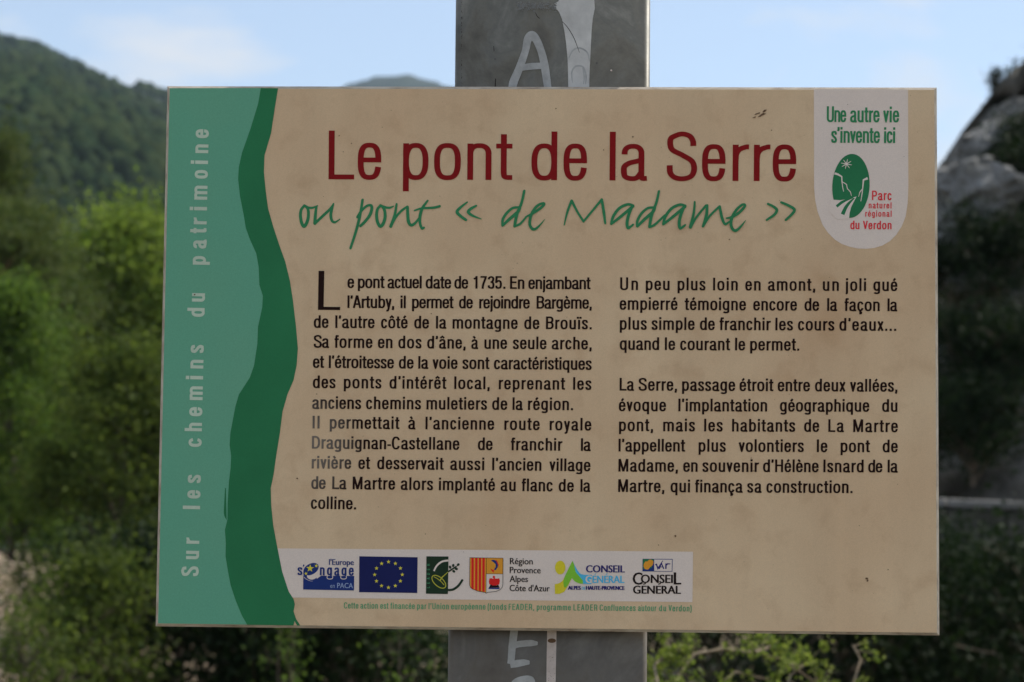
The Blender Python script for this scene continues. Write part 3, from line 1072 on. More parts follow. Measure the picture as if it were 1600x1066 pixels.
    if ch == 'v': W = .47; return W, .012, .012, [([(a, X), (W / 2, a)], False), ([(W - a, X), (W / 2, a)], False), ([(W / 2 - a * .7, h * .4), (W / 2 + a * .7, h * .4)], False)]
    if ch == 'y': W = .47; return W, .012, .012, [([(a, X), (W / 2 + .01, .06)], False), ([(W - a, X), (W / 2 - .0, -.06)] + spl([(W / 2, -.06), (W / 2 - .05, -.19), (.07, -.20)])[1:], False)]
    if ch == 'x': W = .48; return W, .012, .012, [([(a, 0), (W - a, X)], False), ([(a, X), (W - a, 0)], False)]
    if ch == 'z': W = .43; return W, .03, .03, [([(.02, X - b), (W, X - b)], False), ([(W - a, X - b), (a, b)], False), ([(0, b), (W, b)], False)]
    if ch == 'k': W = .48; return W, st, .01, [([(a, 0), (a, 1)], False), ([(a, .27), (W - a, X)], False), ([(.22, .42), (W - a, 0)], False)]
    if ch == 'L': W = .52; return W, st + .005, .015, [([(a, 0), (a, 1)], False), ([(0, b), (W, b)], False)]
    if ch == 'E': W = .51; return W, st + .005, .03, [([(a, 0), (a, 1)], False)] + [([(0, y), (W - (.03 if y == .52 else 0), y)], False) for y in (b, .52, 1 - b)]
    if ch == 'F': W = .48; return W, st + .005, .02, [([(a, 0), (a, 1)], False)] + [([(0, y), (W - (.05 if y == .5 else 0), y)], False) for y in (.5, 1 - b)]
    if ch == 'H': W = .60; return W, st + .005, st + .005, [([(a, 0), (a, 1)], False), ([(W - a, 0), (W - a, 1)], False), ([(0, .53), (W, .53)], False)]
    if ch == 'A': W = .64; return W, .005, .005, [([(a, 0), (W / 2 - .01, 1)], False), ([(W - a, 0), (W / 2 + .01, 1)], False), ([(.13, .31), (W - .13, .31)], False)]
    if ch == 'M': W = .74; return W, st + .005, st + .005, [([(a, 0), (a, 1)], False), ([(W - a, 0), (W - a, 1)], False), ([(a + .02, 1), (W / 2, .02)], False), ([(W - a - .02, 1), (W / 2, .02)], False)]
    if ch == 'N': W = .60; return W, st + .005, st + .005, [([(a, 0), (a, 1)], False), ([(W - a, 0), (W - a, 1)], False), ([(a, .98), (W - a, .02)], False)]
    if ch == 'U': W = .60; return W, st, st, [([(a, 1)] + arc(W / 2, .25, W / 2 - a, .25 - b + .01, 180, 360, 18, 2.4) + [(W - a, 1)], False)]
    if ch == 'V': W = .60; return W, .005, .005, [([(a, 1), (W / 2, a * .6)], False), ([(W - a, 1), (W / 2, a * .6)], False)]
    if ch == 'C': W = .62; return W, ro, ro, [(arc(W / 2, .5, W / 2 - a, .5 - b + .01, 26, 334, 36, 2.5), False)]
    if ch == 'G': W = .64; return W, ro, st, [(arc(W / 2, .5, W / 2 - a, .5 - b + .01, 27, 345, 36, 2.5), False), ([(W - a, 0), (W - a, .50)], False), ([(W * .55, .46), (W, .46)], False)]
    if ch == 'D': W = .61; return W, st + .005, ro, [([(a, 0), (a, 1)], False), ([(a, b)] + arc(.24, .5, W - a - .24, .5 - b, -90, 90, 20, 2.4) + [(a, 1 - b)], False)]
    if ch in 'PRB':
        W = {'P': .57, 'R': .60, 'B': .58}[ch]
        ym = .44 if ch != 'B' else .53
        rt = W - a - (.015 if ch != 'P' else 0)
        S = [([(a, 0), (a, 1)], False), ([(a, ym)] + arc(.27, (1 - b + ym) / 2, rt - .27, (1 - b - ym) / 2, -90, 90, 16, 2.4) + [(a, 1 - b)], False)]
        if ch == 'R': S.append((spl([(.30, ym), (W - a - .05, ym - .07), (W - a - .02, .25), (W - a - .01, .08), (W - a + .02, 0)]), False))
        if ch == 'B': S.append(([(a, b)] + arc(.28, (b + ym) / 2, W - a - .28, (ym - b) / 2, -90, 90, 16, 2.4) + [(a, ym)], False))
        return W, st + .005, .03, S
    if ch == '1': W = .50; return W, .03, .05, [([(.30, 0), (.30, 1)], False), (spl([(.30, .97), (.25, .85), (.09, .77)]), False)]
    if ch == '7': W = .48; return W, .04, .04, [([(0, 1 - b), (W, 1 - b)], False), (spl([(W - a, 1 - h), (.30, .60), (.20, .28), (.17, 0)]), False)]
    if ch == '3': W = .50; return W, .03, .03, [(spl([(a, .74), (a + .02, .86), (W / 2, 1 - b), (W - a - .03, .87), (W - a - .02, .70), (W - .17, .56), (W / 2 - .04, .53)]), False), (spl([(W / 2 - .04, .53), (W - .13, .49), (W - a, .34), (W - a, .20), (W - a - .05, .08), (W / 2, b), (a + .02, .12), (a, .27)]), False)]
    if ch == '5': W = .50; return W, .03, .03, [([(.08, 1 - b), (W - .03, 1 - b)], False), ([(.10, 1), (.065, .46)], False), (spl([(.07, .50), (.16, .60), (.28, .63), (W - a - .03, .55), (W - a, .34), (W - a - .04, .12), (W / 2 - .02, b), (a + .03, .10), (a, .25)]), False)]
    if ch == '.': return v * 1.05, .07, .07, [([(v * .52, 0), (v * .52, h * 1.3)], False)]
    if ch == ',': return v * 1.05, .07, .07, [([(v * .52, h * 1.3), (v * .52, 0), (v * .28, -.15)], False)]
    if ch == '’': return v * 1.05, .05, .05, [([(v * .55, 1), (v * .55, 1 - h * 1.25), (v * .30, .74)], False)]
    if ch == "'": return v * .9, .05, .05, [([(v * .45, 1), (v * .45, .68)], False)]
    if ch == '-': return .27, .03, .03, [([(0, .33), (.27, .33)], False)]
    if ch == '(': return .20, .05, .02, [(spl([(.20 - a * .6, 1.02), (.07, .78), (.05, .4), (.07, .05), (.20 - a * .6, -.22)]), False)]
    if ch == ')': return .20, .02, .05, [(spl([(a * .6, 1.02), (.13, .78), (.15, .4), (.13, .05), (a * .6, -.22)]), False)]
    raise ValueError(ch)


def word(pr, txt, p0, p1, cap, mat, v=.15, h=.12, sx=1.0, slant=0.0, rough=0.0):
    """fit one word between two baseline points (ink edge to ink edge)"""
    v_ = v / sx
    G = []
    for c in txt:
        if c == '…': G += [glyph('.', v_, h)] * 3
        else: G.append(glyph(c, v_, h))
    L0 = math.hypot(p1[0] - p0[0], p1[1] - p0[1]) / cap
    nat = sum(g[0] for g in G) * sx + sum(G[i][2] + G[i + 1][1] for i in range(len(G) - 1)) * sx
    k = sx
    if len(G) > 1:
        tr = (L0 - nat) / (len(G) - 1)
        lim = -0.075
        if tr < lim:            # squeeze letters a little rather than let them collide
            k = sx * (L0 - (len(G) - 1) * lim) / nat
            tr = lim
    else:
        tr = 0; k = L0 / G[0][0]
    dx, dy = (p1[0] - p0[0]) / (L0 * cap), (p1[1] - p0[1]) / (L0 * cap)
    ux, uy = dy, -dx            # up, in picture axes with y down
    x = 0
    n0 = pr.n
    for i, (w, l, r, S) in enumerate(G):
        pr.n = n0 + (i % 2) * 6
        if i: x += (G[i - 1][2] + l) * k + tr
        for pts, closed in S:
            q = []
            for (a_, b_) in pts:
                A = (x + a_ * k + slant * b_) * cap; B = b_ * cap
                q.append((p0[0] + dx * A + ux * B, p0[1] + dy * A + uy * B))
            if abs(dx) > abs(dy): pr.stroke(q, mat, v_ * k * cap, closed, h * cap)
            else: pr.stroke(q, mat, h * cap, closed, v_ * k * cap)
        x += w * k
    pr.n = n0


_bf = {}


def bf(pr, txt, x0, x1, yb, yb1, cap, mat, bold=0.0):
    """humanist lettering from Blender's built-in typeface, flattened onto the board"""
    cu = bpy.data.curves.new('lettering', 'FONT')
    cu.body = txt; cu.size = 1; cu.offset = 0.0; cu.resolution_u = 3
    o = bpy.data.objects.new('lettering', cu)
    COL.objects.link(o)
    dg = bpy.context.evaluated_depsgraph_get()
    me = bpy.data.meshes.new_from_object(o.evaluated_get(dg))
    vs = [(q.co.x, q.co.y) for q in me.vertices]
    fs = [tuple(q.vertices) for q in me.polygons]
    bpy.data.objects.remove(o); bpy.data.meshes.remove(me); bpy.data.curves.remove(cu)
    if 'H' not in _bf:
        _bf['H'] = 0.70
    mnx, mxx = min(q[0] for q in vs), max(q[0] for q in vs)
    H = _bf['H']
    steps = (0,) if not bold else (-bold, -bold * .33, bold * .33, bold)
    for dxx in steps:
        y = pr._y()
        base = len(pr.v)
        for (a_, b_) in vs:
            t = (a_ - mnx) / (mxx - mnx)
            q = pr.P(x0 + t * (x1 - x0) + dxx, yb + t * (yb1 - yb) - b_ / H * cap)
            pr.v.append((q[0], y, q[1]))
        for f_ in fs:
            pr.f.append(tuple(base + k for k in f_)); pr.mi.append(pr._mi(mat))


sign = empty('information_sign', (0, 0, 0))
tag(sign, 'cream and green French information board about a stone bridge, mounted on a grey steel post', 'sign')


def box_lists(x0, x1, y0, y1, z0, z1, ch):
    """board with a chamfered front edge"""
    V = []
    for (y, i) in ((y1, 0), (y0 + ch * .8, 0), (y0, ch)):
        V += [(x0 + i, y, z0 + i), (x1 - i, y, z0 + i), (x1 - i, y, z1 - i), (x0 + i, y, z1 - i)]
    F = [(3, 2, 1, 0)]
    for k in range(4): F.append((k, (k + 1) % 4, 4 + (k + 1) % 4, 4 + k))
    for k in range(4): F.append((4 + k, 4 + (k + 1) % 4, 8 + (k + 1) % 4, 8 + k))
    F.append((8, 9, 10, 11))
    return V, F


V, F = box_lists(-SW / 2, SW / 2, FRONT, FRONT + ST, -SH / 2, SH / 2, .0021)
me = bpy.data.meshes.new('panel'); me.from_pydata(V, [], [f[::-1] for f in F])
bm = bmesh.new(); bm.from_mesh(me); bmesh.ops.recalc_face_normals(bm, faces=bm.faces); bm.to_mesh(me); bm.free()
panel = link_mesh('panel', me, [M['edge'], M['cream']], sign)
for q in me.polygons:
    q.material_index = 1 if q.normal.y < -.99 else 0
panel.location = (0, 0, SIGN_Z)

# --- green bands
LB = [(408, 139.6), (403.5, 165), (392, 203), (379, 240), (374, 263), (373, 281.5), (376, 308), (382, 338), (385, 357), (392, 376), (401.6, 397), (405.4, 418), (406.5, 446), (412, 463), (411, 481), (404.6, 511), (403.5, 538), (398.6, 571), (392, 590), (375, 616.5), (369.7, 635), (362, 676.6), (361, 695), (363.3, 712), (362.6, 730), (360, 752), (358, 786), (357.8, 811), (353.9, 827), (355.4, 847), (355, 868), (359, 892), (363, 913), (371, 937), (381, 961), (390, 978.6)]
RB_ = [(434.7, 140), (430, 169), (424, 210), (414, 244), (413, 270), (416, 300), (419.7, 327), (428, 356), (437.3, 384), (446.7, 410), (454, 440), (458.7, 470), (463.6, 511), (466.6, 545), (464.7, 571), (460, 594), (450.5, 616.5), (443, 643), (439, 676), (433.6, 710), (429.5, 740), (425, 762), (425.8, 789), (429, 820), (435.4, 854), (443, 892), (453.3, 923), (461, 935), (463, 943), (461, 954), (465, 966), (474, 980)]
pr = Print('light_green_band', 1)
pr.poly([(266.2, 139.8)] + LB[:-1] + [(390, 974.6), (250.4, 972.4)], 'light_green')
pr.build(panel)
pr = Print('dark_green_wave', 2)
pr.poly(LB[:-1] + [(389, 974.8)] + [(461, 976), (462.5, 969), (466.5, 976.1), (471.5, 976.2)] + RB_[-2::-1], 'dark_green')
pr.poly([(353.9, 762), (355.2, 762), (356.6, 812), (353.2, 806), (352, 800)], 'dark_green')
pr.build(panel)
# --- white banner, badge
pr = Print('logo_banner', 1)
pr.poly([(436, 856), (760, 859), (1082.6, 862.5), (1082, 941), (700, 936), (459, 932.5), (452, 921), (443, 892)], 'white')
pr.build(panel, 'white strip carrying the six sponsor logos')
pr = Print('badge_background', 1, (1260, 130), 3.95)
pr.poly([(35, 46), (38, 650), (45, 730), (60, 800), (90, 880), (125, 932), (165, 972), (210, 1000), (260, 1018), (310, 1028), (360, 1030), (410, 1025), (460, 1010), (505, 984), (545, 945), (580, 890), (603, 830), (615, 750), (619, 650), (615, 50)], 'white')
pr.build(panel, 'white rounded tab behind the park logo')

# --- title
pr = Print('title_lettering', 2, (460, 180), 4)
tb = lambda x: 406.5 + (x - 215) * (14.5 / 2910)
def tw(t, a, b): word(pr, t, (a, tb(a)), (b, tb(b)), 303, 'red_ink', .120, .098, 1.0)
# spacing of every letter as printed
for t, a, b_ in [('L', 214, 373), ('e', 395, 541), ('p', 677, 835), ('o', 870, 1036), ('n', 1077, 1227), ('t', 1256, 1357), ('d', 1476, 1636), ('e', 1676, 1822), ('a', 2034, 2196), ('S', 2319, 2508), ('e', 2539, 2685), ('r', 2730, 2831), ('r', 2862, 2964), ('e', 2980, 3126)]:
    g = glyph(t, .12, .098)
    sx = (b_ - a) / 303 / g[0]
    word(pr, t, (a, tb(a)), (b_, tb(b_)), 303, 'red_ink', .120 * 1.0, .098, sx)
word(pr, 'l', (1963, tb(1963)), (2000, tb(2000)), 303, 'red_ink', .121, .098, 1)
pr.build(panel, 'large dark red title lettering')

# --- handwritten line
pr = Print('script_lettering', 2)
def hand(o, strokes):
    pr.o, pr.s = o, 1600 / 220
    for pts, w in strokes:
        q = spl(pts, 7)
        w = [k_ * 1.17 for k_ in w]
        pr.stroke(q, 'script_green', w)
        for e, ww in ((q[0], w[0]), (q[-1], w[-1])):
            if ww > 14: pr.dot(e[0], e[1], ww * .5, 'script_green', n=10)
hand((460, 290), [
    ([(118, 238), (82, 282), (73, 350), (86, 430), (112, 472), (140, 440), (160, 380), (163, 310), (150, 262), (118, 238)], [24, 30, 32, 28, 26]),
    ([(115, 233), (150, 256), (205, 262), (265, 240)], [20, 24, 22, 14]),
    ([(255, 245), (244, 320), (236, 438)], [20, 28, 32]),
    ([(238, 438), (330, 350), (405, 280), (447, 216)], [26, 26, 26, 14]),
    ([(446, 216), (425, 290), (416, 350), (430, 408), (460, 426), (495, 408), (521, 388)], [16, 26, 28, 26, 22, 14, 8]),
    ([(775, 172), (757, 290), (735, 400), (698, 540), (640, 720)], [24, 26, 28, 26, 24]),
    ([(718, 368), (760, 300), (820, 244), (868, 235), (880, 272), (860, 340), (812, 408), (752, 468)], [26, 24, 24, 28, 30, 28, 26]),
    ([(978, 238), (944, 280), (934, 350), (947, 430), (977, 472), (1010, 440), (1030, 370), (1026, 300), (1005, 255), (978, 238)], [24, 30, 32, 28, 26]),
    ([(975, 232), (1030, 256), (1080, 262), (1130, 243)], [20, 24, 22, 10]),
    ([(1160, 220), (1140, 340), (1095, 474)], [20, 26, 30]),
    ([(1098, 470), (1150, 372), (1210, 302), (1282, 248)], [24, 22, 24, 20]),
    ([(1284, 252), (1286, 330), (1296, 420), (1325, 460), (1372, 435), (1425, 365)], [26, 30, 32, 28, 24, 16]),
    ([(1512, 182), (1455, 262), (1427, 350), (1425, 430), (1446, 494), (1470, 488)], [18, 28, 30, 26, 26, 22])])
hand((660, 280), [([(-90, 366), (-20, 344), (60, 338), (130, 334), (193, 318)], [16, 20, 22, 24, 24]),
    ([(505, 272), (420, 340), (390, 385), (430, 430), (492, 474)], [14, 26, 30, 28, 24]),
    ([(606, 314), (545, 348), (517, 385), (565, 425), (668, 465)], [20, 28, 30, 24, 6]),
    ([(1150, 145), (1120, 280), (1068, 410), (1042, 545)], [24, 26, 30, 28]),
    ([(1092, 332), (1020, 340), (950, 400), (908, 470), (904, 540)], [22, 24, 26, 26, 22]),
    ([(906, 540), (980, 468), (1080, 380), (1105, 325)], [22, 30, 30, 20]),
    ([(1042, 545), (1105, 518), (1170, 445)], [24, 22, 18]),
    ([(1165, 442), (1250, 398), (1330, 345), (1374, 300), (1358, 286), (1295, 318), (1242, 390), (1216, 470), (1216, 535), (1250, 580), (1300, 562), (1384, 468)], [14, 26, 26, 26, 22, 26, 28, 28, 28, 28, 22, 4])])
hand((870, 290), [([(75, 465), (112, 310), (160, 185)], [10, 22, 26]), ([(160, 185), (225, 310), (295, 420)], [26, 22, 22]), ([(295, 420), (395, 300), (500, 172)], [20, 22, 24]), ([(500, 172), (525, 320), (541, 442)], [26, 28, 20]),
    ([(858, 240), (790, 228), (700, 272), (632, 362), (608, 450)], [22, 26, 28, 28, 22]), ([(608, 450), (720, 362), (855, 248)], [22, 28, 28]), ([(845, 248), (805, 350), (788, 440), (802, 494), (858, 455)], [26, 30, 30, 28, 18]),
    ([(1148, 78), (1118, 210), (1066, 350), (1042, 482)], [22, 26, 30, 28]), ([(1090, 262), (1020, 272), (950, 332), (905, 415), (902, 478)], [22, 24, 26, 26, 22]), ([(904, 478), (980, 402), (1080, 312), (1105, 258)], [22, 30, 30, 20]), ([(1042, 484), (1105, 455), (1215, 350)], [24, 24, 18]),
    ([(1448, 243), (1380, 232), (1290, 276), (1222, 366), (1197, 454)], [22, 26, 28, 28, 22]), ([(1198, 454), (1310, 366), (1445, 252)], [22, 28, 28]), ([(1435, 252), (1395, 350), (1378, 440), (1392, 498), (1448, 460)], [26, 30, 30, 28, 18])])
hand((1060, 290), [([(172, 200), (162, 320), (124, 486)], [18, 24, 32]), ([(128, 484), (195, 370), (300, 240)], [22, 22, 22]), ([(312, 240), (305, 350), (266, 478)], [26, 30, 24]), ([(268, 476), (345, 358), (452, 252)], [22, 22, 22]), ([(455, 252), (476, 360), (500, 430), (525, 452), (575, 415)], [24, 28, 26, 24, 14]),
    ([(532, 385), (600, 370), (680, 318), (740, 248), (715, 230), (650, 285), (600, 365), (583, 445), (600, 505), (638, 526), (690, 485), (752, 408)], [14, 26, 26, 26, 22, 26, 28, 28, 28, 28, 22, 4]),
    ([(1002, 224), (1060, 252), (1102, 292), (1075, 345), (988, 406)], [22, 24, 28, 26, 20]), ([(1152, 206), (1240, 245), (1302, 290), (1270, 345), (1204, 406)], [22, 26, 28, 26, 22])])
pr.build(panel, 'green handwritten subtitle')


# --- body text
def column(name, origin, scale, lines, cap, label, sx):
    global pr
    pr = Print(name, 2, origin, scale)
    for (y0, xa, y1, xb, ws) in lines:
        for t, a, b_ in ws:
            f = lambda x: y0 + (y1 - y0) * (x - xa) / (xb - xa)
            word(pr, t, (a, f(a)), (b_, f(b_)), cap, 'brown_ink', .166, .130, sx)
    return pr


lines1 = [(105, 250, 113.5, 1538, [('e', 250, 285), ('pont', 305, 446), ('actuel', 462, 643), ('date', 664, 799), ('de', 816, 889), ('1735.', 912, 1087), ('En', 1111, 1187), ('enjambant', 1208, 1538)]),
          (211, 250, 217, 1545, [('l’Artuby,', 250, 498), ('il', 531, 559), ('permet', 592, 812), ('de', 841, 914), ('rejoindre', 948, 1216), ('Bargème,', 1252, 1545)]),
          (316, 72, 326, 1545, [('de', 72, 150), ('l’autre', 186, 394), ('côté', 428, 569), ('de', 604, 682), ('la', 719, 774), ('montagne', 807, 1152), ('de', 1187, 1267), ('Brouïs.', 1302, 1545)]),
          (421, 72, 433, 1545, [('Sa', 72, 153), ('forme', 182, 383), ('en', 412, 489), ('dos', 520, 643), ('d’âne,', 673, 877), ('à', 907, 943), ('une', 976, 1096), ('seule', 1127, 1305), ('arche,', 1333, 1545)]),
          (528, 68, 541, 1545, [('et', 68, 127), ('l’étroitesse', 152, 497), ('de', 523, 601), ('la', 626, 679), ('voie', 701, 834), ('sont', 860, 1003), ('caractéristiques', 1027, 1545)]),
          (635, 68, 647, 1544, [('des', 68, 188), ('ponts', 232, 431), ('d’intérêt', 474, 775), ('local,', 817, 1005), ('reprenant', 1053, 1404), ('les', 1447, 1544)])]
yo = 180 * 3.4043
lines1 += [(y0 + yo, a, y1 + yo, b_, w) for (y0, a, y1, b_, w) in [
    (132, 65, 142, 1447, [('anciens', 65, 324), ('chemins', 350, 641), ('muletiers', 670, 991), ('de', 1018, 1098), ('la', 1126, 1180), ('région.', 1208, 1447)]),
    (236, 67, 250, 1544, [('Il', 67, 104), ('permettait', 158, 527), ('à', 574, 612), ('l’ancienne', 665, 1029), ('route', 1083, 1270), ('royale', 1323, 1544)]),
    (343, 64, 358, 1541, [('Draguignan-Castellane', 64, 845), ('de', 943, 1021), ('franchir', 1118, 1391), ('la', 1489, 1541)]),
    (448, 63, 466, 1540, [('rivière', 63, 272), ('et', 310, 372), ('desservait', 410, 762), ('aussi', 797, 977), ('l’ancien', 1019, 1280), ('village', 1322, 1540)]),
    (556, 61, 575, 1540, [('de', 61, 137), ('La', 172, 247), ('Martre', 280, 505), ('alors', 535, 706), ('implanté', 737, 1034), ('au', 1064, 1144), ('flanc', 1176, 1341), ('de', 1372, 1452), ('la', 1487, 1540)]),
    (662, 59, 666, 299, [('colline.', 59, 299)])]]
p1 = column('paragraph_lettering', (470, 420), 3.4043, lines1, 67, None, 1.05)
p1.build(panel, 'left column of dark brown body text')
pr = Print('drop_capital', 2, (470, 420), 3.4043)
pr.poly([(97, 14), (127, 14), (124, 204.5), (212, 205.5), (211, 222), (94, 220.5)], 'brown_ink')
pr.build(panel)
lines2 = [(97, 50, 103, 1262, [('Un', 50, 128), ('peu', 162, 266), ('plus', 301, 423), ('loin', 456, 564), ('en', 597, 664), ('amont,', 696, 903), ('un', 936, 1006), ('joli', 1037, 1125), ('gué', 1157, 1262)]),
          (183, 48, 191, 1262, [('empierré', 48, 301), ('témoigne', 332, 600), ('encore', 632, 823), ('de', 856, 920), ('la', 955, 999), ('façon', 1031, 1185), ('la', 1219, 1262)]),
          (270, 49, 277, 1258, [('plus', 49, 167), ('simple', 188, 376), ('de', 399, 464), ('franchir', 485, 709), ('les', 729, 806), ('cours', 828, 987), ('d’eaux…', 1009, 1258)]),
          (358, 49, 363, 834, [('quand', 49, 221), ('le', 246, 291), ('courant', 313, 531), ('le', 553, 597), ('permet.', 619, 834)]),
          (536, 49, 543, 1264, [('La', 49, 112), ('Serre,', 132, 300), ('passage', 322, 554), ('étroit', 573, 721), ('entre', 740, 881), ('deux', 903, 1037), ('vallées,', 1056, 1264)]),
          (626, 46, 631, 1264, [('évoque', 46, 252), ('l’implantation', 306, 694), ('géographique', 750, 1141), ('du', 1197, 1264)]),
          (713, 47, 720, 1266, [('pont,', 47, 196), ('mais', 240, 379), ('les', 419, 500), ('habitants', 541, 817), ('de', 856, 922), ('La', 962, 1030), ('Martre', 1071, 1266)]),
          (802, 45, 808, 1266, [('l’appellent', 45, 336), ('plus', 395, 514), ('volontiers', 570, 855), ('le', 912, 958), ('pont', 1016, 1144), ('de', 1200, 1266)]),
          (890, 45, 896, 1266, [('Madame,', 45, 305), ('en', 328, 391), ('souvenir', 412, 659), ('d’Hélène', 677, 920), ('Isnard', 941, 1117), ('de', 1137, 1199), ('la', 1222, 1266)]),
          (979, 44, 986, 1069, [('Martre,', 44, 246), ('qui', 273, 358), ('finança', 380, 588), ('sa', 608, 671), ('construction.', 692, 1069)])]
p2 = column('paragraph_lettering', (950, 420), 2.8043, lines2, 55.5, None, 1.05)
p2.build(panel, 'right column of dark brown body text')

# --- footer
pr = Print('footer_lettering', 2)
c8 = lambda x: 760 + x / 4.706
c7 = lambda x: 440 + x / 4.706
foot = [('Cette', c7(467), c7(573)), ('action', c7(588), c7(716)), ('est', c7(733), c7(793)), ('financée', c7(808), c7(986)), ('par', c7(1003), c7(1071)), ('l’Union', c7(1087), c7(1235)), ('européenne', c7(1252), c7(1504)),
        ('(fonds', c8(15), c8(152)), ('FEADER,', c8(168), c8(355)), ('programme', c8(374), c8(623)), ('LEADER', c8(643), c8(818)), ('Confluences', c8(835), c8(1098)), ('autour', c8(1116), c8(1251)), ('du', c8(1271), c8(1322)), ('Verdon)', c8(1340), c8(1508))]
fb = lambda x: 949.6 + (x - 539) * (5.9 / 542)
for t, a, b_ in foot: word(pr, t, (a, fb(a)), (b_, fb(b_)), 9.5, 'foot_green', .14, .11, .88)
pr.build(panel, 'small green line of funding credits')

# --- side text, reading upward
WORDS = []
def sy(z, y): return {'A': y / 2.664, 'B': 350 + y / 2.664, 'C': 700 + y / 2.912}[z]
sl = lambda y: 327.2 - (y - 204) * (14.0 / 687)
pr = None
last = None
for ch, z, y0, y1 in [('S', 'C', 580, 535), ('u', 'C', 503, 465), ('r', 'C', 433, 405), ('l', 'C', 275, 262), ('e', 'C', 228, 190), ('s', 'C', 158, 120),
                      ('c', 'B', 927, 890), ('h', 'B', 862, 827), ('e', 'B', 800, 762), ('m', 'B', 733, 676), ('i', 'B', 646, 634), ('n', 'B', 602, 566), ('s', 'B', 538, 504),
                      ('d', 'B', 388, 351), ('u', 'B', 325, 290), ('p', 'B', 172, 136), ('a', 'B', 105, 68), ('t', 'B', 42, 20),
                      ('r', 'A', 937, 909), ('i', 'A', 878, 866), ('m', 'A', 835, 777), ('o', 'A', 748, 712), ('i', 'A', 686, 674), ('n', 'A', 642, 606), ('e', 'A', 580, 543)]:
    a, b_ = sy(z, y0), sy(z, y1)
    if last is None or last - a > 26:
        pr = Print('side_word', 2); WORDS.append(pr)
    last = b_
    g = glyph(ch, .19, .15)
    sx = (a - b_) / 26.8 / g[0]
    vv = .18 if ch not in 'il' else .20 * 1.0
    if ch in 'il': sx = 1.0; m = (a + b_) / 2; a, b_ = m + .10 * 26.8, m - .10 * 26.8
    word(pr, ch, (sl(a), a), (sl(b_), b_), 26.8, 'side_grey', vv, .16, sx)
for pr, t in zip(WORDS, ('Sur', 'les', 'chemins', 'du', 'patrimoine')):
    pr.build(panel, 'pale vertical word %s reading upward' % t)

# --- park badge
pr = Print('slogan_lettering', 3, (1280, 160), 12.31)
for t, a, b_, y in [('Une', 112, 485, 408), ('autre', 560, 1125, 412), ('vie', 1192, 1500, 415), ('s’invente', 198, 1132, 806), ('ici', 1212, 1425, 812)]:
    word(pr, t, (a, y), (b_, y + (b_ - a) * .006), 302, 'script_green', .135, .125, .80)
pr.build(panel, 'green two-line slogan')
pr = Print('park_name_lettering', 3, (1260, 130), 3.95)
for t, a, b_, y, cap, v_ in [('Parc', 395, 516, 730, 58, .14), ('naturel', 375, 515, 781, 38, .15), ('régional', 354, 516, 832, 38, .15)]:
    word(pr, t, (a, y), (b_, y + 1), cap, 'badge_red', v_, .13, .92)
word(pr, 'du', (262, 909), (318, 909), 52, 'badge_red', .155, .13, .95)
word(pr, 'Verdon', (340, 910), (516, 910), 52, 'badge_red', .155, .13, .95)
pr.build(panel, 'red four-line park name')
pr = Print('park_emblem', 3, (1260, 130), 3.95)
ell = [(265 + 115 * math.cos(t) - 6 * math.sin(t), 643 + 197 * math.sin(t)) for t in [2 * math.pi * k / 48 for k in range(48)]]
pr.poly(ell, 'dark_green')
pr.poly([(138, 727), (200, 731), (250, 723), (300, 708), (286, 735), (266, 775), (257, 812), (254, 846), (180, 848), (130, 800)], 'white')
pr.stroke(spl([(280, 716), (245, 727), (208, 745), (177, 770)]), 'dark_green', [5, 12, 17, 16])
pr.stroke(spl([(287, 718), (262, 740), (236, 772), (214, 818)]), 'dark_green', [5, 14, 20, 24])
for k in range(8):
    t = math.pi * k / 8 * 2 + .2
    pr.stroke([(237, 508), (237 + 34 * math.cos(t), 508 + 30 * math.sin(t))], 'white', [6, 3])
for q, w in [([(164, 566), (185, 572), (208, 586), (210, 620), (214, 650), (220, 678)], [14, 12, 8, 6, 5, 4]), ([(212, 618), (238, 634), (243, 660), (262, 680), (269, 705)], [5, 5, 5, 5, 3]),
             ([(368, 596), (342, 607), (338, 650), (334, 690), (326, 738)], [15, 10, 7, 6, 4]), ([(334, 664), (320, 682), (312, 710)], [6, 5, 3])]:
    pr.stroke(q, 'white', w)
pr.build(panel, 'green oval emblem of a river gorge')

# --- sponsor logos
pr = Print('europe_logo', 3, (455, 860), 13.333)
pr.poly([(280, 512), (1336, 522), (1331, 823), (278, 800)], 'mid_blue')
pr.dot(444, 455, 165, 'mid_blue', 150, 30, -.3)
pr.dot(470, 500, 118, 'white', 92, 24, -.35)
pr.poly([(600, 300), (640, 330), (640, 520), (560, 580), (520, 420)], 'white')
pr.dot(440, 378, 172, 'mid_blue', 112, 30, -.52)
pr.stroke(spl([(290, 540), (350, 590), (430, 622), (480, 625)]), 'white', [10, 9, 6, 3])
pr.star(420, 362, 84, 'yellow', .05); pr.star(550, 310, 42, 'yellow', .2); pr.star(335, 470, 40, 'yellow', -.1)
word(pr, 's', (160, 500), (262, 500), 215, 'mid_blue', .17, .14, 1.0)
pr.stroke([(290, 285), (285, 312), (272, 326)], 'mid_blue', [30, 26, 8])
XB = XH
word(pr, 'ngage', (622, 508), (1325, 516), 222, 'mid_blue', .17, .135, .92)
for x in (832, 1115):
    pr.stroke(arc(x, 545, 60, 40, 20, 380, 20)[:-1], 'white', 15, True)
bf(pr, "l'Europe", 815, 1325, 290, 296, 122, 'mid_blue', 4)
bf(pr, 'en', 840, 932, 768, 770, 96, 'pale_blue'); bf(pr, 'PACA', 985, 1310, 770, 775, 108, 'pale_blue', 2)
pr.build(panel, 'blue logo with starred letter e')
pr = Print('european_flag', 3, (440, 850), 4.706)
pr.poly([(579, 87), (1006, 95), (1004, 357), (578, 350)], 'blue')
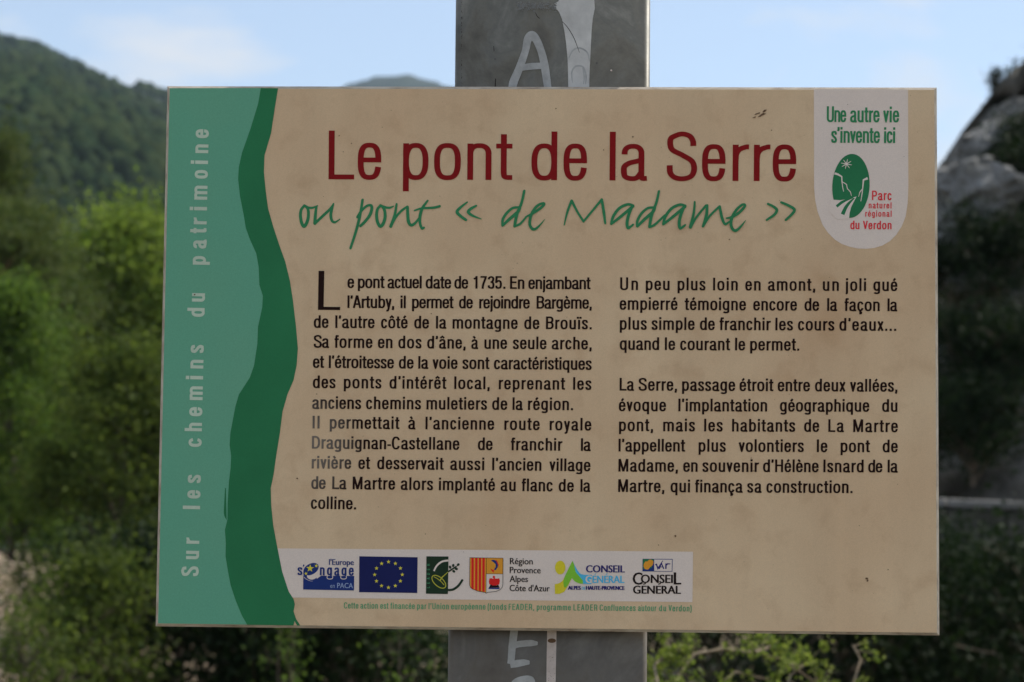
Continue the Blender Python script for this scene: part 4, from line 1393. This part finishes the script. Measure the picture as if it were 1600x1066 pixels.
for k in range(12):
    t = math.pi * k / 6
    pr.star(793 + 101 * math.sin(t), 222 - 94 * math.cos(t), 15.5, 'yellow')
pr.build(panel, 'dark blue flag with circle of twelve yellow stars')
pr = Print('rural_programme_logo', 3, (655, 860), 11.43)
pr.poly([(142, 100), (535, 104), (527, 772), (136, 766)], 'logo_green')
pr.stroke(spl([(276, 362), (328, 268), (418, 196), (534, 174)]), 'white', [28, 32, 34, 34])
pr.stroke(spl([(528, 702), (620, 690), (715, 622), (790, 512)]), 'logo_green', [40, 42, 42, 38])
c_, s_ = math.cos(.72), math.sin(.72)
pr.stroke([(365 + 150 * math.cos(t) * c_ - 78 * math.sin(t) * s_, 553 + 150 * math.cos(t) * s_ + 78 * math.sin(t) * c_) for t in [2 * math.pi * k / 30 for k in range(30)]], 'olive_line', 15, True)
pr.stroke([(275, 462), (340, 500), (400, 545), (460, 612)], 'olive_line', 12)
pr.stroke([(388, 530), (418, 478), (530, 378)], 'olive_line', [22, 20, 10])
pr.stroke([(528, 376), (600, 330), (680, 280)], 'logo_green', 28)
for x, y, r_ in [(708, 250, -.7), (620, 264, -1.4), (564, 294, -1.9), (676, 326, .2), (630, 368, .6)]: pr.dot(x, y, 29, 'logo_green', 22, 12, r_)
word(pr, 'LEADER', (203, 664), (205, 236), 56, 'foot_green', .12, .11, .9)
pr.build(panel, 'dark green square logo with sprig and curved arc')
pr = Print('regional_shield', 3, (655, 860), 11.43)
sh = [(915, 126), (1506, 136), (1503, 610), (1490, 655), (1450, 700), (1380, 728), (1280, 738), (1232, 742), (1208, 760), (1186, 744), (1060, 722), (960, 682), (925, 650), (912, 610)]
pr.poly(sh, 'white')
pr.poly([(920, 130), (1208, 134), (1206, 752), (1186, 744), (1060, 722), (960, 682), (925, 650), (915, 610)], 'orange')
for x in (964, 1031, 1096, 1160):
    yb = 688 if x < 1000 else 712 if x < 1060 else 728 if x < 1120 else 738
    pr.poly([(x - 21, 131), (x + 21, 132), (x + 20, yb), (x - 22, yb - 14)], 'bright_red')
pr.poly([(1212, 135), (1502, 139), (1500, 416), (1211, 412)], 'orange')
pr.poly([(1290, 180), (1330, 162), (1380, 180), (1418, 230), (1412, 300), (1375, 352), (1345, 340), (1375, 290), (1372, 245), (1340, 210)], 'mid_blue')
pr.poly([(1370, 158), (1400, 180), (1430, 250), (1424, 300), (1414, 250), (1390, 200)], 'bright_red')
pr.poly([(1280, 318), (1318, 340), (1362, 345), (1340, 360), (1345, 400), (1320, 380), (1295, 350)], 'bright_red')
pr.poly([(1346, 446), (1366, 462), (1362, 498), (1400, 500), (1440, 494), (1452, 540), (1440, 605), (1400, 610), (1380, 635), (1340, 640), (1300, 612), (1262, 600), (1254, 545), (1266, 496), (1300, 492), (1332, 504), (1336, 488), (1318, 478), (1328, 455)], 'bright_red')
pr.poly([(1285, 602), (1320, 620), (1390, 622), (1420, 604), (1446, 660), (1256, 662)], 'black_ink')
pr.poly([(1250, 662), (1448, 662), (1444, 688), (1250, 684)], 'mid_blue')
pr.stroke(sh, 'black_ink', 8, True); pr.stroke([(1208, 134), (1206, 750)], 'black_ink', 8); pr.stroke([(1208, 414), (1504, 417)], 'black_ink', 7)
pr.build(panel, 'small coat of arms with red and gold stripes')
pr = Print('region_lettering', 3, (760, 850), 4.706)
for t, a, b_, y in [('Région', 177, 343, 147), ('Provence', 176, 401, 212), ('Alpes', 175, 308, 277), ("Côte d'Azur", 175, 468, 344)]: bf(pr, t, a, b_, y, y + (b_ - a) * .012, 47, 'black_ink', 1.0)
pr.build(panel, 'four short lines of black lettering')
pr = Print('mountain_department_logo', 3, (860, 860), 7.2727)
pr.dot(115, 194, 59, 'gold', 78, 24)
pr.poly(spl([(54, 382), (100, 372), (140, 345), (165, 300), (200, 225), (254, 118)]) + [(254, 300), (205, 400), (160, 470), (110, 492), (56, 492)], 'gold')
pr.poly(spl([(254, 118), (290, 190), (340, 262), (392, 278)]) + [(472, 278), (470, 380), (380, 380)] + spl([(372, 378), (310, 360), (270, 310), (252, 270)]), 'sky_blue')
pr.poly(spl([(254, 118), (200, 225), (165, 300), (152, 350), (158, 412), (180, 420)]) + spl([(205, 390), (235, 335), (250, 318), (280, 350), (330, 374), (376, 378)]) + spl([(372, 340), (330, 290), (290, 240), (275, 170), (254, 118)]), 'lime')
bf(pr, 'CONSEIL', 410, 845, 249, 251, 82, 'navy', 4); bf(pr, 'G', 405, 470, 368, 369, 84, 'white', 4)
bf(pr, 'ENERAL', 484, 840, 369, 370, 84, 'sky_blue', 3)
for x in (512, 640): pr.stroke([(x - 6, 276), (x + 10, 262)], 'sky_blue', 8)
bf(pr, 'ALPES', 206, 346, 445, 446, 44, 'navy', 4); bf(pr, 'DE', 360, 400, 445, 446, 34, 'sky_blue', 1); bf(pr, 'HAUTE-PROVENCE', 410, 842, 446, 449, 44, 'navy', 4)
pr.build(panel, 'yellow, green and blue mountain logo with lettering')
pr = Print('coastal_department_logo', 3, (860, 860), 7.2727)
pr.poly([(1048, 97), (1388, 100), (1386, 243), (1047, 239)], 'mid_blue')
pr.poly([(1180, 105), (1381, 107), (1379, 237), (1180, 235)], 'white')
pr.poly([(1052, 101), (1174, 102), (1174, 120), (1150, 200), (1060, 216), (1052, 180)], 'dark_green')
pr.poly(spl([(1064, 150), (1085, 125), (1100, 128), (1130, 106), (1168, 122), (1164, 165), (1135, 190), (1110, 218), (1075, 212), (1060, 180), (1064, 150)], 4), 'orange')
pr.stroke([(1192, 165), (1205, 160), (1222, 208), (1278, 118)], 'navy', [16, 14, 18, 8])
pr.stroke([(1236, 212), (1262, 150), (1288, 212)], 'navy', 15); pr.stroke([(1242, 190), (1284, 190)], 'navy', 9)
pr.stroke([(1312, 212), (1314, 150)], 'navy', 17); pr.stroke([(1314, 172), (1332, 154), (1364, 156)], 'navy', [14, 16, 8])
bf(pr, 'C', 940, 1044, 388, 388, 138, 'black_ink', 4); bf(pr, 'ONSEI', 1032, 1388, 370, 372, 96, 'black_ink', 4); bf(pr, 'L', 1406, 1482, 388, 388, 140, 'black_ink', 5)
bf(pr, 'GENERAL', 944, 1480, 491, 494, 92, 'black_ink', 4)
for x in (1070, 1240): pr.stroke([(x - 14, 386), (x + 16, 376)], 'black_ink', 12)
pr.build(panel, 'orange and blue square above black capital lettering')

# --- stains, specks, scratches
pr = Print('grime_marks', 4)
rs = random.Random(4)
def blot(x, y, r, ry=None, rot=0, mat='stain'):
    ry = ry or r
    n = 12
    pts = []
    for k in range(n):
        t = 2 * math.pi * k / n
        f = rs.uniform(.65, 1.25)
        a, b_ = r * f * math.cos(t), ry * f * math.sin(t)
        pts.append((x + a * math.cos(rot) - b_ * math.sin(rot), y + a * math.sin(rot) + b_ * math.cos(rot)))
    pr.poly(pts, mat)
for x, y, r_ in [(1354, 905, 2.2), (1355, 908, 1.6), (1055, 838, 1.6), (466, 747, 1.3), (987, 216, 1.4), (941.5, 236.5, 1), (530, 214, .9), (549, 226, 1), (536.5, 239, .9), (306, 461, 1.4), (666, 834, .9), (1029, 852, .8), (1387, 891, .9), (674, 491, .9), (1138, 376, 1.1), (867, 172, .9), (1203, 206, 1)]:
    blot(x, y, r_, r_ * .9)
for x, y, a, b_, r_ in [(1188, 182, 7, 1.6, -.5), (1181, 180, 5, 1, -.35), (1192, 176, 4, 1.4, -.6), (1176, 186, 3, .8, -.3)]: blot(x, y, a, b_, r_)
for _ in range(90):
    blot(rs.uniform(480, 1440), rs.uniform(150, 980), rs.uniform(.25, .6))
pr.build(panel)['kind'] = 'stuff'

# ------------------------------------------------------------------ the steel post
PW, PD = 0.1535, 0.10


def rr_section(w, d, r, n=5):
    pts = []
    for cx, cy, a0 in ((w / 2 - r, -d / 2 + r, -90), (w / 2 - r, d / 2 - r, 0), (-w / 2 + r, d / 2 - r, 90), (-w / 2 + r, -d / 2 + r, 180)):
        for k in range(n + 1):
            t = R(a0 + 90 * k / n)
            pts.append((cx + r * math.cos(t), cy + r * math.sin(t)))
    return pts


sec = rr_section(PW, PD, .005)
V, F = [], []
for z in (-.25, 2.35):
    V += [(x, y, z - SIGN_Z) for x, y in sec]
n = len(sec)
for k in range(n): F.append((k, (k + 1) % n, n + (k + 1) % n, n + k))
F.append(tuple(range(n))[::-1]); F.append(tuple(range(n, 2 * n)))
me = bpy.data.meshes.new('post'); me.from_pydata(V, [], F)
post = link_mesh('post', me, M['steel'], sign)
for q in me.polygons[:n]: q.use_smooth = True
# axis from the two places where it shows: above and below the board
POST_X = 0.5 * (flat(862, 136)[0] + flat(853.5, 990)[0])
post.location = (POST_X, FRONT + ST + .004 + PD / 2, SIGN_Z)
me = None
# flat cap plate
V, F = box_lists(-PW / 2 - .004, PW / 2 + .004, -PD / 2 - .004, PD / 2 + .004, 0, .006, .001)
mc = bpy.data.meshes.new('post_cap'); mc.from_pydata(V, [], F)
o = link_mesh('post_cap', mc, M['steel'], post); o.location = (0, 0, 2.35 - SIGN_Z + .001)
# spacer plate between board and post
V, F = box_lists(-.06, .06, 0, .0035, -.15, .15, .0005)
ms_ = bpy.data.meshes.new('mounting_plate'); ms_.from_pydata(V, [], F)
o = link_mesh('mounting_plate', ms_, M['bolt'], sign); o.location = (POST_X, FRONT + ST + .0002, SIGN_Z)


def flat_post(px, py):
    """point on the post's front face seen at a picture position, in post space"""
    Y = FRONT + ST + .004
    p = at(px, py, Y)
    return p.x - POST_X, p.z - SIGN_Z


def on_post(name, origin, scale):
    return Print(name, 2, origin, scale, mapper=flat_post, y0=-PD / 2)


o4 = (640, 0); s4 = 1600 / 440
pr = on_post('painted_letter', o4, s4)
pr.stroke(spl([(580, 530), (590, 470), (625, 385), (658, 290), (672, 225), (695, 203), (722, 230), (750, 300), (768, 380), (785, 500)]), 'thin_paint', [40, 48, 44, 40, 46, 52, 44, 42, 46, 42])
pr.stroke([(630, 386), (690, 378), (765, 374)], 'thin_paint', [36, 38, 36])
pr.build(post, 'pale hand-painted letter A')
pr = on_post('paint_smear', o4, s4)
edge = [(862, -40), (1040, -40), (1050, 10), (1052, 50), (1040, 110), (1034, 180), (1030, 260), (1026, 340), (1022, 420), (1020, 560), (902, 560), (901, 440), (898, 340), (890, 250), (880, 180), (866, 110), (850, 70), (838, 56), (822, 52), (832, 46), (816, 38), (834, 30), (822, 22), (846, 8)]
pr.poly(edge, 'silver_paint')
for pts, w in [([(905, 330), (930, 285), (970, 275), (1010, 300), (1022, 350)], [5, 9, 10, 8, 4]), ([(925, 470), (922, 410), (945, 378), (985, 382), (1002, 430), (1000, 480)], [4, 8, 10, 9, 8, 5]), ([(985, 385), (992, 440), (988, 480)], [8, 6, 5])]:
    pr.stroke(spl(pts), 'thin_paint', w)
pr.build(post, 'wide silver paint streak')
pr = on_post('paint_smear', o4, s4)
for _ in range(260):
    blot(rs.uniform(610, 835), rs.gauss(40, 11), rs.uniform(1, 4.5), mat='faint_paint')
pr.build(post, 'dry pale brush mark')['kind'] = 'stuff'
pr = on_post('painted_letter', (640, 900), s4)
pr.stroke([(600, 250), (592, 330), (583, 400), (578, 470), (572, 500)], 'thin_paint', [44, 44, 42, 40, 34])
pr.stroke(spl([(584, 402), (620, 388), (690, 382), (728, 384)]), 'thin_paint', [34, 36, 36, 18])
pr.stroke(spl([(572, 505), (610, 498), (650, 492), (682, 492)]), 'thin_paint', [36, 42, 36, 20])
pr.build(post, 'pale hand-painted letter E under the board')
pr = on_post('painted_letter', (640, 900), s4)
pr.stroke(spl([(585, 680), (590, 620), (630, 592), (690, 590), (700, 660)]), 'thin_paint', [36, 38, 40, 36, 34])
pr.build(post, 'top of another pale painted letter at the photo bottom')
pr = on_post('tape_strip', (640, 900), s4)
pr.poly([(782, 250), (835, 250), (834, 360), (832, 480), (828, 700), (776, 700), (779, 440), (781, 350)], 'pale_tape')
pr.dot(808, 368, 24, 'stain', 13)
for _ in range(26): blot(rs.uniform(785, 826), rs.uniform(430, 620), rs.uniform(.9, 2))
pr.build(post, 'narrow pale pinkish strip down the post')
pr = on_post('scratch', o4, s4)
pr.stroke(spl([(866, 122), (900, 160), (935, 220), (965, 300)]), 'black_ink', [2.5, 4, 4, 2])
pr.stroke(spl([(716, 72), (724, 92), (740, 106)]), 'black_ink', [2, 3, 2])
pr.stroke([(489, 448), (486, 500)], 'black_ink', [4, 5]); pr.stroke([(478, 262), (480, 292)], 'black_ink', [2, 3])
pr.dot(1146, 401, 5, 'white')
for k in range(60):
    blot(295 + rs.gauss(0, 2), rs.uniform(-20, 500), rs.uniform(.8, 2.2), mat='black_ink')
pr.build(post, 'scratches and pits in the zinc')['kind'] = 'stuff'
for k in range(1): pass

# stud heads holding the board, seen from behind
for dx, dz in ((-.045, .12), (.045, .12), (-.045, -.12), (.045, -.12)):
    v, f = [], []
    tube(v, f, [Vector((0, 0, 0)), Vector((0, .008, 0)), Vector((0, .0085, 0))], [.007, .007, .001], 6)
    o = link_mesh('bolt', np_mesh('bolt', [q[:] for q in v], f), M['bolt'], post)
    o.location = (dx, PD / 2 - .001, dz)

# ================================================================== AIR
bm = bmesh.new()
bmesh.ops.create_cube(bm, size=1)
for v in bm.verts:
    v.co = Vector((v.co.x * 8400, v.co.y * 8600, -9 if v.co.z < 0 else 420))
me = bpy.data.meshes.new('haze'); bm.to_mesh(me); bm.free()
hz = bpy.data.materials.new('haze_air')
hz.use_nodes = True
hz.node_tree.nodes.clear()
ho = N(hz.node_tree, 'ShaderNodeOutputMaterial')
hv = N(hz.node_tree, 'ShaderNodeVolumePrincipled')
hv.inputs['Color'].default_value = (0.62, 0.80, 1.0, 1)
hv.inputs['Density'].default_value = 0.00015
hv.inputs['Anisotropy'].default_value = 0.2
hz.node_tree.links.new(hv.outputs[0], ho.inputs['Volume'])
tag(link_mesh('haze', me, hz), 'thin blue summer haze over the valley', kind='stuff')
